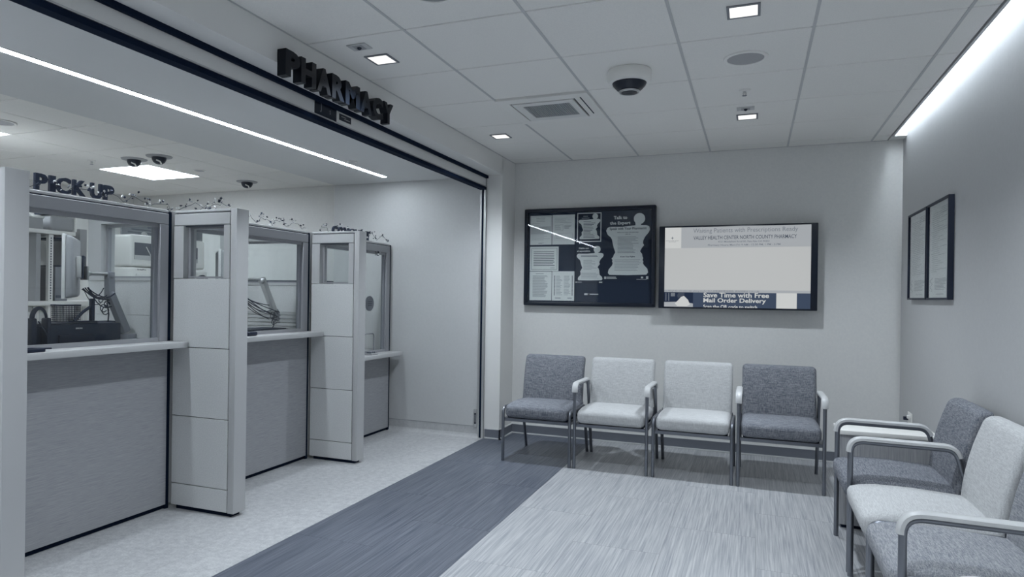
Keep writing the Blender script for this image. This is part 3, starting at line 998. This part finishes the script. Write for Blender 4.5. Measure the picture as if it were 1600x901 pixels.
def poster(x0, x1, z0, z1, label, big):
    o, f, a, b = sheet(x0, x1, z0, z1, label, 'poster_navy', 'mortar_poster', 'mortar posters')
    k = a / 410.0          # crop units across the poster
    q = b / 600.0

    def T(p):
        return ((p[0] - 238) * k, (638 - p[1]) * q)
    mesh_obj('mortar', MB().prism([T(p) for p in reversed(MORTAR)], f, .0002, .0006), 'poster_white', o)
    cx, cy = T((548, 105)); r = 50 * k
    ring = [(cx + r * math.cos(t * math.pi / 14), cy + r * math.sin(t * math.pi / 14)) for t in range(28)]
    sx, sy = T((514, 168)); ex, ey = T((562, 168))
    mesh_obj('pestle', merge(MB().prism(ring, f, .0003, .0007), MB().prism([(sx, sy - .002), (ex, ey - .002), (ex + .001, cy), (sx - .001, cy)], f, .0002, .0005)), 'poster_white', o)
    return o, f, a, b, T


o, f, a, b, T = poster(-1.268, -.858, 1.47, 2.09, 'big mortar poster Talk to the Expert at the right of the notice board', True)
t0 = T((318, 104)); t1 = T((284, 152))
mesh_obj('title', merge(text_mb('Talk to', f, .122, .030, 0, .0006, .03, t0[0], t0[1] - .002), text_mb('the Expert', f, .185, .036, 0, .0006, .03, t1[0], t1[1] - .008)), 'poster_white', o)
c = T((447, 200))
mesh_obj('heading', merge(text_mb('Speak with Your Pharmacist', f, .33, .030, 0, .0010, .02, c[0], c[1] - .006, 'C'), text_mb('Before you leave the pharmacy', f, .19, .011, 0, .0010, .02, c[0], c[1] - .028, 'C'),
                          text_mb('(ASK US)', f, .045, .010, 0, .001, .02, c[0], c[1] - .045, 'C'), text_mb('Know Your Rights', f, .13, .015, 0, .001, .03, c[0], T((0, 442))[1], 'C')), 'ink', o)
p0 = T((355, 405)); p1 = T((545, 255)); q0 = T((330, 560)); q1 = T((575, 455))
f5 = (f[0] + f[3] * .0005, f[1], f[2], f[3])
mesh_obj('print', merge(lines(f5, p0[0], p1[0], p0[1], p1[1], 13, .0035, 20, .6), lines(f5, q0[0], q1[0], q0[1], q1[1], 8, .003, 21, .8)), 'ink_soft', o)
mesh_obj('footer', merge(MB().rect(f, .0, .02, .01, .032, .0002, .0005), lines(f, .025, .115, .01, .032, 2, .007, 22, .9), MB().rect(f, .29, .38, .006, .009, .0002, .0005), MB().rect(f, .33, .35, .016, .032, .0002, .0005),
                         MB().rect(f, .375, .395, .01, .036, .0002, .0005)), 'paper_grey', o)

o, f, a, b, T = poster(-1.535, -1.272, 1.44, 1.79, 'small mortar poster Hable con el especialista low in the notice board', False)
t0 = T((278, 98)); t1 = T((250, 150))
mesh_obj('title', merge(text_mb('Hable con', f, .092, .016, 0, .0006, .03, .03, t0[1]), text_mb('el especialista', f, .122, .019, 0, .0006, .03, .012, t1[1])), 'poster_white', o)
f5 = (f[0] + f[3] * .0005, f[1], f[2], f[3])
c = T((447, 215)); p0 = T((350, 425)); p1 = T((545, 265)); q0 = T((320, 565)); q1 = T((580, 470))
mesh_obj('print', merge(lines(f5, .05, .21, c[1] - .006, c[1] + .014, 2, .005, 30, .9), lines(f5, p0[0], p1[0], p0[1], p1[1], 9, .0025, 31, .6), lines(f5, q0[0], q1[0], q0[1], q1[1], 6, .0025, 32, .8)), 'ink_soft', o)
mesh_obj('footer', merge(MB().rect(f, .0, .012, .004, .016, .0002, .0005), lines(f, .015, .06, .004, .016, 1, .006, 33, .9), MB().rect(f, .22, .25, .004, .016, .0002, .0005)), 'paper_grey', o)

o, f, a, b, T = poster(-1.520, -1.306, 1.826, 2.082, 'white bordered mortar poster at the top centre of the notice board', False)
mesh_obj('border', merge(box_outline((f[0] - f[3] * .0, f[1], f[2], f[3]), -.006, a + .006, -.006, b + .006, .008)), 'paper', o)
f5 = (f[0] + f[3] * .0005, f[1], f[2], f[3])
p0 = T((340, 570)); p1 = T((560, 200))
mesh_obj('print', lines(f5, p0[0], p1[0], p0[1], p1[1], 12, .0045, 41, .5), 'ink_mid', o)
mesh_obj('title', merge(lines(f, .05, .10, .225, .235, 1, .010, 42, .9), lines(f, .035, .11, .205, .22, 1, .010, 43, .9)), 'ink_soft', o)

# a loose key tag pinned low in the board
o = empty('key_tag', (-1.36, YF, 1.335), 'small white key tag pinned low in the notice board', 'key tag')
f = FR_back(-1.45, YF + .003, 1.34)
mesh_obj('tag', merge(MB().rect(f, .0, .03, -.008, .008, -.001, .001), MB().rect(f, .05, .13, -.004, .004, -.001, .001)), 'poster_white', o)
mesh_obj('clip', MB().sphere((-1.41, YF + .002, 1.34), .010), 'steel', o)

# ------------------------------------------------------------ wall screen
YS = 6.0
o = empty('wall_screen', (-.15, YS, 1.226), 'black framed flat screen on the back wall showing the waiting patients page', 'television')
mesh_obj('casing', RB(-.772, .477, YS, YS + .045, 1.226, 1.937, r=.006), 'black_gloss', o)
mesh_obj('bracket', B(-.35, .05, YS + .045, YB - .002, 1.4, 1.8), 'black_matte', o)
f = FR_back(-.722, YS, 1.24)
scr = mesh_obj('display', MB().rect(f, 0, 1.148, 0, .683, -.001, .001), 'screen_white', o)
W, Ht = 1.148, .683
mesh_obj('logo_box', MB().rect(f, 0, .135, .505, .683, 0, .0014), 'screen_pale', scr)
mesh_obj('header_band', MB().rect(f, .137, W, .505, .683, 0, .0014), 'screen_grey', scr)
mesh_obj('ticker_band', MB().rect(f, 0, W, .126, .148, 0, .0014), 'screen_grey', scr)
mesh_obj('banner', MB().rect(f, 0, W, 0, .126, 0, .0014), 'screen_navy', scr)
mesh_obj('title', text_mb('Waiting Patients with Prescriptions Ready', f, .815, .048, 0, .002, .0, .235, .622), 'screen_ink_soft', scr)
mesh_obj('subtitle', text_mb('VALLEY HEALTH CENTER NORTH COUNTY PHARMACY', f, .805, .031, 0, .002, .004, .237, .575), 'screen_ink', scr)
mesh_obj('address', merge(text_mb('4151 Middlefield Rd #100, Palo Alto CA 94303', f, .40, .018, 0, .002, .01, .437, .545),
                          text_mb('Pharmacy Hours: Mon-Fri: 9 AM - 12:30 PM, 1 PM - 5 PM', f, .565, .020, 0, .002, .01, .355, .515)), 'screen_ink_soft', scr)
star = []
for k in range(8):
    r_ = .014 if k % 2 == 0 else .005
    star.append((.062 + r_ * math.cos(k * math.pi / 4), .592 + r_ * math.sin(k * math.pi / 4)))
mesh_obj('logo', merge(MB().prism(star, f, .0012, .002), text_mb('SANTA CLARA VALLEY', f, .108, .008, 0, .002, 0, .062, .566, 'C'), text_mb('HEALTHCARE', f, .06, .006, 0, .002, 0, .062, .556, 'C')), 'screen_ink_soft', scr)
mesh_obj('ticker', text_mb('tự động? Xin hỏi nhân viên phòng thuốc! 加入自動續配藥物服務, 請詢問藥房工作人員', f, .76, .019, 0, .002, 0, .003, .128), 'screen_ink_soft', scr)
mesh_obj('banner_text', merge(text_mb('Save Time with Free', f, .515, .040, 0, .002, .022, .325, .085), text_mb('Mail Order Delivery', f, .492, .048, 0, .002, .022, .325, .031)), 'screen_pale', scr)
# the last line is cut by the lower edge of the display
mb = text_mb('Scan the QR code to switch', f, .425, .034, 0, .002, .022, .325, -.012)
mb.v = [(x, y, max(z, 1.2402)) for x, y, z in mb.v]
mesh_obj('banner_line', mb, 'screen_pale', scr)
mesh_obj('blank_square', MB().rect(f, .895, 1.048, 0, .126, 0, .0018), 'screen_pale', scr)
# photograph on the banner: dark room, a seated figure with a white top, pale table
pf = mesh_obj('photo', MB().rect(f, 0, .24, 0, .126, 0, .0018), 'screen_dark', scr)
mesh_obj('photo_table', MB().prism([(0, .0), (.24, 0), (.24, .03), (.16, .045), (0, .04)], f, 0, .0021), 'screen_grey', pf)
mesh_obj('photo_top', MB().prism([(.11, .006), (.19, .006), (.215, .02), (.2, .06), (.165, .095), (.14, .085), (.115, .055), (.09, .03)], f, 0, .0024), 'screen_pale', pf)
mesh_obj('photo_hair', MB().prism([(.115, .075), (.14, .085), (.165, .098), (.17, .118), (.15, .125), (.12, .122), (.108, .1)], f, 0, .0026), 'screen_ink', pf)
mesh_obj('photo_wall', merge(MB().rect(f, .012, .018, .05, .12, 0, .0021), MB().rect(f, .035, .042, .05, .12, 0, .0021), MB().rect(f, .055, .09, .09, .12, 0, .0021)), 'screen_ink_soft', pf)

# framed certificates on the right wall
for (y0, y1, lab) in ((5.17, 5.72, 'black framed certificate on the right wall nearest the corner'), (4.62, 5.145, 'black framed certificate on the right wall nearest the camera')):
    o = empty('framed_certificate', (XR, (y0 + y1) / 2, 1.325), lab, 'picture frame', 'framed certificates')
    f = FR_right(XR - .002, y1, 1.325)
    a, b = y1 - y0, .613
    fw_ = .012
    mesh_obj('frame', merge(MB().rect(f, 0, a, 0, fw_, 0, .03), MB().rect(f, 0, a, b - fw_, b, 0, .03), MB().rect(f, 0, fw_, fw_, b - fw_, 0, .03), MB().rect(f, a - fw_, a, fw_, b - fw_, 0, .03)), 'black', o)
    pg = mesh_obj('paper', MB().rect(f, fw_, a - fw_, fw_, b - fw_, 0, .015), 'paper', o)
    f2 = (f[0] + f[3] * .015, f[1], f[2], f[3])
    mesh_obj('print', merge(lines(f2, .06, a - .06, .17, .55, 30, .0025, int(y0 * 10), .35, .05), lines(f2, .30, a - .05, .53, .57, 4, .003, 3, .8), lines(f2, .16, a - .08, .06, .135, 9, .004, 5, .7),
                            lines(f2, .2, a - .15, .03, .04, 1, .004, 6, .9)), 'ink_soft', pg)
    sgp = [f2[0] + f2[1] * (.07 + .03 * math.sin(k * 1.3)) + f2[2] * (.05 + k * .008) + f2[3] * .001 for k in range(12)]
    mesh_obj('signature', MB().tube(sgp, .0012, 5), 'ink_mid', pg)
    mesh_obj('glazing', MB().rect(f, fw_, a - fw_, fw_, b - fw_, .021, .023), 'glass', o)

# outlets on the right wall above the corner table
o = empty('outlet', (XR, 5.70, .42), 'white double outlet plate on the right wall by the corner', 'outlet')
mesh_obj('plate', RB(XR - .006, XR - .0005, 5.64, 5.78, .42, .50, r=.002), 'white_plastic', o)
for yy in (5.675, 5.745):
    mesh_obj('socket', B(XR - .009, XR - .006, yy - .018, yy + .018, .43, .488), 'offwhite', o)
mesh_obj('plug', RB(XR - .04, XR - .009, 5.735, 5.757, .44, .465, r=.003), 'black', o)
mesh_obj('plug', RB(XR - .03, XR - .009, 5.66, 5.69, .462, .486, r=.003), 'white_plastic', o)

# ------------------------------------------------------------ inside the pharmacy
ZD = 1.012


def monitor_arm(px_, y0, y1, yb, zj, label, bright=False, el=None):
    """clamp at yb, lower link up and back, upper cap, short link to the screen at y0"""
    o = label
    mesh_obj('clamp', RB(px_ - .04, px_ + .05, yb - .06, yb + .0, ZD + .001, ZD + .035, r=.005), 'midgrey', o)
    lo = Vector((px_, yb - .04, ZD + .05)); el = el or Vector((px_, y1, zj - .13))

    def link(a, b_, w0, w1, th):
        d = (b_ - a).normalized(); s = d.cross(XV).normalized()
        mb = MB()
        vs = []
        for p, w in ((a, w0), (b_, w1)):
            for sx, ss in ((-1, -1), (1, -1), (1, 1), (-1, 1)):
                vs.append(p + XV * th * sx + s * w * ss)
        mb.add(vs, [(0, 1, 2, 3), (7, 6, 5, 4), (0, 4, 5, 1), (1, 5, 6, 2), (2, 6, 7, 3), (3, 7, 4, 0)])
        return mb
    mesh_obj('lower_link', link(lo, el, .022, .02, .022), 'midgrey', o)
    top = Vector((px_, y1 - .005, zj))
    mesh_obj('upper_link', merge(link(el + Vector((0, -.002, -.01)), top, .021, .019, .02), MB().sphere(el, .026), MB().sphere(top + Vector((0, 0, -.02)), .026)), 'steel_bright' if bright else 'midgrey', o)
    mesh_obj('head', merge(MB().tube([top + Vector((0, 0, -.01)), (px_, y0 + .07, zj - .012)], .011), MB().sphere((px_, y0 + .075, zj - .012), .018), RB(px_ - .03, px_ + .03, y0 + .048, y0 + .058, zj - .05, zj + .03, r=.003)), 'steel_bright', o)
    # bundle of cables
    rr = random.Random(int(y0 * 100))
    mb = MB()
    for k in range(8):
        p0 = Vector((px_ + rr.uniform(-.03, .05), y0 + .02 + rr.uniform(0, .06), zj - .09 - rr.uniform(0, .03)))
        p3 = el + Vector((rr.uniform(-.03, .04), rr.uniform(-.05, .02), rr.uniform(-.08, .05)))
        pts = []
        sag = rr.uniform(.01, .06)
        for i in range(9):
            t = i / 8
            q = p0.lerp(p3, t); q.z -= sag * 4 * t * (1 - t); pts.append(q)
        mb = merge(mb, MB().tube(pts, rr.uniform(.0022, .004), 5))
    for k in range(5):
        c = el + Vector((.03, rr.uniform(-.09, -.01), rr.uniform(-.12, -.02))); r_ = rr.uniform(.012, .03)
        mb = merge(mb, MB().tube([c + Vector((0, math.cos(i * .7) * r_, math.sin(i * .7) * r_)) for i in range(9)], .003, 5))
    mb = merge(mb, MB().tube([el + Vector((0, -.02, -.05)), el + Vector((.01, -.015, -.12)), Vector((px_, el.y - .02, ZD + .02))], .004, 5))
    mesh_obj('cables', mb, 'black', o)
    return o


def spin(mb, c, ang):
    ca, sa = math.cos(ang), math.sin(ang)
    mb.v = [(c[0] + (x - c[0]) * ca - (y - c[1]) * sa, c[1] + (x - c[0]) * sa + (y - c[1]) * ca, z) for x, y, z in mb.v]
    return mb


def monitor(xc, y0, z0, z1, label, wd=.5, ang=R(-43)):
    """seen nearly edge on: the screen looks to -y"""
    o = empty('desk_monitor', (xc, y0, ZD), label, 'monitor', 'desk monitors')
    pv = (xc, y0 + .085)

    def bl(v):
        t = (v.y - y0) / .06
        return Vector((v.x, v.y, z0 + (v.z - z0) if t < .4 else (z0 + z1) / 2 + (v.z - (z0 + z1) / 2) * (1 - .12 * (t - .4))))
    mesh_obj('shell', spin(RB(xc - wd / 2, xc + wd / 2 - .001, y0 + .016, y0 + .056, z0 + .004, z1 - .004, r=.014, seg=3, fn=bl), pv, ang), 'grey_plastic', o)
    mesh_obj('bezel', spin(RB(xc - wd / 2, xc + wd / 2, y0, y0 + .017, z0, z1, r=.003), pv, ang), 'offwhite', o)
    mesh_obj('display', spin(B(xc - wd / 2 + .015, xc + wd / 2 - .015, y0 - .001, y0 + .001, z0 + .015, z1 - .015), pv, ang), 'black_gloss', o)
    mesh_obj('mount', spin(merge(RB(xc - .06, xc + .06, y0 + .056, y0 + .085, (z0 + z1) / 2 - .06, (z0 + z1) / 2 + .06, r=.006)), pv, ang), 'offwhite', o)
    mesh_obj('mount_plate', spin(B(xc - .062, xc + .062, y0 + .085, y0 + .093, (z0 + z1) / 2 - .065, (z0 + z1) / 2 + .065), pv, ang), 'navy', o)
    return o


mo = monitor(-3.60, 2.665, 1.262, 1.622, 'grey monitor seen edge on with tangled cables at the pick up desk', .34)
monitor_arm(-3.59, 2.70, 2.92, 3.07, 1.42, mo)
mo = monitor(-3.62, 3.85, 1.26, 1.62, 'grey monitor on a silver topped arm at the middle desk', .34)
monitor_arm(-3.59, 3.90, 4.26, 4.53, 1.425, mo, True, Vector((-3.59, 4.41, 1.17)))

# printer, pencil basket and clutter at the pick up desk
o = empty('printer', (-3.6, 2.7, ZD), 'long black printer behind the pick up window', 'printer')
mesh_obj('body', RB(-3.72, -3.40, 2.30, 2.84, ZD + .001, ZD + .115, r=.006), 'navy', o)
mesh_obj('lid', RB(-3.715, -3.41, 2.32, 2.70, ZD + .113, ZD + .122, r=.003), 'black_gloss', o)
mesh_obj('logo', text_mb('EPSON', FR_left(-3.3995, 2.56, ZD + .088), .038, .008, 0, .0008, .03), 'offwhite', o)
mesh_obj('paper_tray', RB(-3.402, -3.385, 2.46, 2.66, ZD + .012, ZD + .06, r=.004), 'black', o)
o = empty('label_printer', (-3.6, 2.93, ZD), 'low black box under the monitor arm at the pick up desk', 'box')
mesh_obj('body', RB(-3.78, -3.66, 2.845, 3.07, ZD + .001, ZD + .105, r=.006), 'black', o)
mesh_obj('lid', RB(-3.775, -3.665, 2.85, 3.065, ZD + .104, ZD + .112, r=.003), 'navy', o)
o = empty('pencil_basket', (-3.55, 2.60, ZD + .122), 'black wire mesh basket standing on the printer', 'basket')
zb = ZD + .1225
mb = MB()
bx = (-3.615, -3.505, 2.575, 2.665)
for k in range(11):
    t = k / 10
    yv = bx[2] + (bx[3] - bx[2]) * t; xv = bx[0] + (bx[1] - bx[0]) * t
    for x in bx[:2]: mb.box(x - .001, x + .001, yv - .0012, yv + .0012, zb, zb + .09)
    for y in bx[2:]: mb.box(xv - .0012, xv + .0012, y - .001, y + .001, zb, zb + .09)
for k in range(8):
    z = zb + .09 * k / 8
    for x in bx[:2]: mb.box(x - .001, x + .001, bx[2], bx[3], z, z + .002)
    for y in bx[2:]: mb.box(bx[0], bx[1], y - .001, y + .001, z, z + .002)
mesh_obj('mesh', mb, 'black', o)
mesh_obj('rim', merge(B(bx[0] - .003, bx[1] + .003, bx[2] - .003, bx[2] + .003, zb + .088, zb + .096), B(bx[0] - .003, bx[1] + .003, bx[3] - .003, bx[3] + .003, zb + .088, zb + .096),
                      B(bx[0] - .003, bx[0] + .003, bx[2], bx[3], zb + .088, zb + .096), B(bx[1] - .003, bx[1] + .003, bx[2], bx[3], zb + .088, zb + .096)), 'black', o)
mesh_obj('papers', RB(bx[0] + .02, bx[1] - .02, bx[2] + .01, bx[3] - .02, zb + .003, zb + .1, r=.003), 'paper', o)
o = empty('scanner_stand', (-3.465, 2.71, zb), 'black angled scanner stand beside the mesh basket', 'scanner')
mesh_obj('post', B(-3.475, -3.455, 2.695, 2.715, zb, zb + .13), 'black', o)
mesh_obj('brace', MB().tube([(-3.465, 2.60, zb + .006), (-3.465, 2.65, zb + .055), (-3.465, 2.705, zb + .09)], .008, 6), 'black', o)
mesh_obj('foot', B(-3.495, -3.44, 2.59, 2.72, zb, zb + .006), 'black', o)

# signature pad and headset at the left of the pick up worktop
o = empty('signature_pad', (-3.2, 2.15, ZD), 'flat black signature pad lying on the pick up worktop', 'signature pad')
mesh_obj('body', RB(-3.245, -3.15, 1.96, 2.22, ZD + .001, ZD + .018, r=.004), 'black', o)
mesh_obj('display', B(-3.23, -3.165, 2.0, 2.17, ZD + .018, ZD + .0195), 'black_gloss', o)
mesh_obj('stylus', MB().tube([(-3.16, 2.10, ZD + .022), (-3.175, 2.265, ZD + .014)], .004, 6), 'black', o)
o = empty('headset', (-3.37, 2.30, ZD), 'black headset propped up inside the pick up window', 'headset')
mesh_obj('band', MB().tube([Vector((-3.365, 2.335 + .037 * math.cos(t * math.pi / 12), ZD + .15 + .055 * math.sin(t * math.pi / 12))) for t in range(13)], .007, 8, 1.6), 'black', o)
for yy in (2.298, 2.372):
    mesh_obj('ear_cup', RB(-3.39, -3.34, yy - .012, yy + .012, ZD + .001, ZD + .155, r=.008), 'black', o)
mesh_obj('boom', MB().tube([(-3.345, 2.372, ZD + .05), (-3.335, 2.345, ZD + .09), (-3.335, 2.31, ZD + .14)], .003, 6), 'black', o)
o = empty('headset', (-3.6, 3.78, ZD), 'dark round headset top behind the middle desk glazing', 'headset')
mesh_obj('band', MB().tube([Vector((-3.66, 3.72 + .05 * math.cos(t * math.pi / 12), 1.375 + .045 * math.sin(t * math.pi / 12))) for t in range(13)], .009, 8, 1.6), 'black', o)
mesh_obj('stand', merge(MB().tube([(-3.66, 3.72, ZD + .003), (-3.66, 3.72, 1.41)], .008, 8), MB().lathe([(.06, .001), (.06, .01), (.001, .012)], (-3.66, 3.72, ZD))), 'black', o)
o = empty('keyboard', (-3.6, 4.1, ZD), 'flat dark keyboard behind the middle window', 'keyboard')
mesh_obj('body', RB(-3.60, -3.36, 3.75, 4.30, ZD + .001, ZD + .024, r=.005), 'black', o)
mesh_obj('keys', merge(*[B(-3.585 + i * .038, -3.553 + i * .038, 3.77 + j * .034, 3.798 + j * .034, ZD + .023, ZD + .03) for i in range(6) for j in range(15)]), 'navy', o)
o = empty('mouse', (-3.22, 3.66, ZD), 'small dark mouse on the middle worktop by the partition', 'mouse')
def ms(v): return Vector((v.x, v.y, ZD + .001 + (v.z - ZD - .001) * (1 - 8 * (v.y - 3.70) ** 2 * 10)))
mesh_obj('body', RB(-3.245, -3.195, 3.66, 3.76, ZD + .001, ZD + .03, r=.012, seg=3), 'black', o)
mesh_obj('wheel', MB().lathe([(.006, -.003), (.006, .003)], (-3.22, 3.68, ZD + .029), (1, 0, 0), 10), 'midgrey', o)
o = empty('small_tray', (-3.2, 5.2, .765), 'small grey tray on the low consultation worktop', 'tray')
mesh_obj('tray', RB(-3.25, -3.17, 5.22, 5.34, .766, .778, r=.003), 'grey_plastic', o)
mesh_obj('trinkets', merge(*[MB().sphere((-3.21 + random.uniform(-.025, .025), 5.28 + random.uniform(-.045, .045), .785), .007, n=8) for _ in range(9)]), 'darkgrey', o)

# dispensing machine
o = empty('dispensing_machine', (-4.72, 4.3, .90), 'white dispensing machine with dark window behind the partition glass', 'machine')
mesh_obj('casing', RB(-4.86, -4.60, 3.925, 4.70, 1.51, 1.765, r=.02, seg=3), 'white_plastic', o)
mesh_obj('base', RB(-4.86, -4.575, 3.915, 4.71, .905, 1.50, r=.02, seg=3), 'white_plastic', o)
mesh_obj('window', B(-4.602, -4.598, 3.955, 4.61, 1.60, 1.70), 'darkgrey', o)
mesh_obj('window_sill', B(-4.602, -4.594, 3.955, 4.61, 1.565, 1.60), 'paper_grey', o)
mesh_obj('cable', MB().tube([(-4.592, 4.06, 1.67), (-4.588, 4.09, 1.62), (-4.59, 4.11, 1.59), (-4.592, 4.115, 1.567)], .004, 6), 'paper', o)
mesh_obj('logo', text_mb('ScriptPro', FR_left(-4.574, 3.96, 1.475), .085, .014, 0, .001, .03), 'ink', o)
mesh_obj('drawer', RB(-4.576, -4.566, 3.95, 4.28, 1.40, 1.45, r=.003), 'offwhite', o)
o = empty('machine_cabinet', (-4.72, 4.3, 0), 'white cabinet carrying the dispensing machine', 'cabinet')
mesh_obj('body', B(-4.95, -4.56, 3.88, 5.2, .0, .88), 'offwhite', o)
mesh_obj('cabinet_top', B(-4.97, -4.54, 3.86, 5.22, .88, .905), 'white_plastic', o)

# wall rack with dials behind the machine
o = empty('poster_strip', (-5.2, 4.6, 1.76), 'grey strip of notices with two round dials behind the machine', 'notice')
f = FR_left(-5.05, 4.20, 1.70)
mesh_obj('strip', MB().rect(f, 0, .9, 0, .22, 0, .02), 'midgrey', o)
for a in (.22, .34):
    mesh_obj('dial', MB().lathe([(.035, 0), (.035, .008), (.028, .008), (.028, .002), (.001, .002)], (-5.03, 4.20 + a, 1.80), (1, 0, 0)), 'paper_grey', o)
mesh_obj('print', lines((f[0] + f[3] * .02, f[1], f[2], f[3]), .02, .85, .03, .19, 6, .012, 77, .4, .3), 'ink_mid', o)
mesh_obj('post', B(-5.08, -5.05, 4.60, 4.66, 0, 1.72), 'offwhite', o)

# shelving behind the pick up desk
o = empty('shelving_unit', (-5.15, 3.3, 0), 'white shelving unit behind the pick up desk', 'shelves')
mesh_obj('back_panel', B(-5.42, -5.40, 2.6, 4.12, .0, 1.98), 'offwhite', o)
mesh_obj('top_fascia', B(-5.02, -5.0, 2.6, 4.1, 1.935, 1.98), 'offwhite', o)
mesh_obj('shelf', RB(-5.40, -4.98, 2.6, 3.74, 1.737, 1.767, r=.003), 'white_plastic', o)
mesh_obj('shelf', RB(-5.40, -4.98, 2.6, 4.1, 1.19, 1.225, r=.003), 'white_plastic', o)
mesh_obj('shelf', RB(-5.40, -4.98, 2.6, 4.1, .70, .73, r=.003), 'white_plastic', o)
for y in (2.62, 3.555, 4.07):
    up = mesh_obj('upright', B(-5.03, -5.0, y - .018, y + .018, 0, 1.737), 'white_plastic', o)
up = mesh_obj('slot_strip', merge(*[B(-5.0005, -4.9985, 3.551, 3.559, 1.24 + k * .02, 1.252 + k * .02) for k in range(24)]), 'darkgrey', o)
mesh_obj('divider', B(-5.30, -5.0, 3.44, 3.475, 1.225, 1.735), 'grey_plastic', o)
mesh_obj('side_panel', B(-5.40, -5.02, 3.805, 3.865, 1.50, 1.80), 'grey_plastic', o)
mesh_obj('bin_front', B(-5.08, -5.06, 2.64, 4.05, .78, 1.18), 'white_plastic', o)
mesh_obj('lower_back', merge(*[B(-5.06, -5.052, 2.66 + k * .05, 2.69 + k * .05, .78, 1.18) for k in range(28)]), 'paper', o)
o = empty('storage_bin', (-5.1, 3.64, 1.767), 'rounded pale storage bin on the upper shelf', 'bin')
mesh_obj('body', RB(-5.30, -4.99, 3.545, 3.74, 1.768, 1.885, r=.02, seg=3), 'grey_plastic', o)
mesh_obj('rim', RB(-5.305, -4.985, 3.735, 3.755, 1.768, 1.888, r=.006), 'white_plastic', o)
o = empty('tool_tray', (-5.1, 3.6, 1.885), 'dark tray with papers on top of the pale storage bin', 'tray')
mesh_obj('tray', RB(-5.16, -5.0, 3.53, 3.70, 1.889, 1.92, r=.004), 'navy', o)
mesh_obj('papers', RB(-5.15, -4.995, 3.57, 3.66, 1.8895, 1.925, r=.004), 'paper_grey', o)
o = empty('storage_box', (-5.1, 3.32, 1.767), 'grey box at the left of the upper shelf', 'box')
mesh_obj('body', RB(-5.3, -5.01, 2.9, 3.50, 1.768, 1.85, r=.004), 'grey_plastic', o)
mesh_obj('lid', RB(-5.305, -5.005, 2.895, 3.505, 1.85, 1.866, r=.003), 'offwhite', o)
o = empty('file_box', (-5.1, 3.66, 1.225), 'dark grey file box on the middle shelf', 'box')
mesh_obj('body', RB(-5.25, -5.02, 3.605, 3.705, 1.226, 1.49, r=.004), 'midgrey', o)
mesh_obj('label_strip', B(-5.0205, -5.018, 3.61, 3.70, 1.25, 1.27), 'darkgrey', o)
mesh_obj('lid', RB(-5.255, -5.015, 3.64, 3.71, 1.49, 1.505, r=.003), 'darkgrey', o)
o = empty('file_tray', (-5.1, 3.7, 1.70), 'thin dark tray under the upper shelf', 'tray')
mesh_obj('tray', B(-5.3, -5.035, 3.61, 3.78, 1.705, 1.72), 'navy', o)
mesh_obj('hanger', B(-5.3, -5.28, 3.62, 3.64, 1.72, 1.736), 'midgrey', o)

# low wall of drawers behind the middle desk
o = empty('drawer_cabinet', (-4.45, 5.6, 0), 'dark topped drawer cabinet behind the middle desk glazing', 'cabinet')
mesh_obj('body', B(-5.2, -4.0, 5.55, 5.98, 0, 1.36), 'offwhite', o)
mesh_obj('cabinet_top', RB(-5.22, -3.98, 5.53, 5.98, 1.36, 1.44, r=.004), 'navy', o)
for k in range(3):
    dr = mesh_obj('drawer', RB(-5.15, -4.05, 5.535, 5.55, .1 + k * .41, .49 + k * .41, r=.003), 'white_plastic', o)
    mesh_obj('handle', B(-4.65, -4.45, 5.515, 5.535, .42 + k * .41, .435 + k * .41), 'steel', dr)
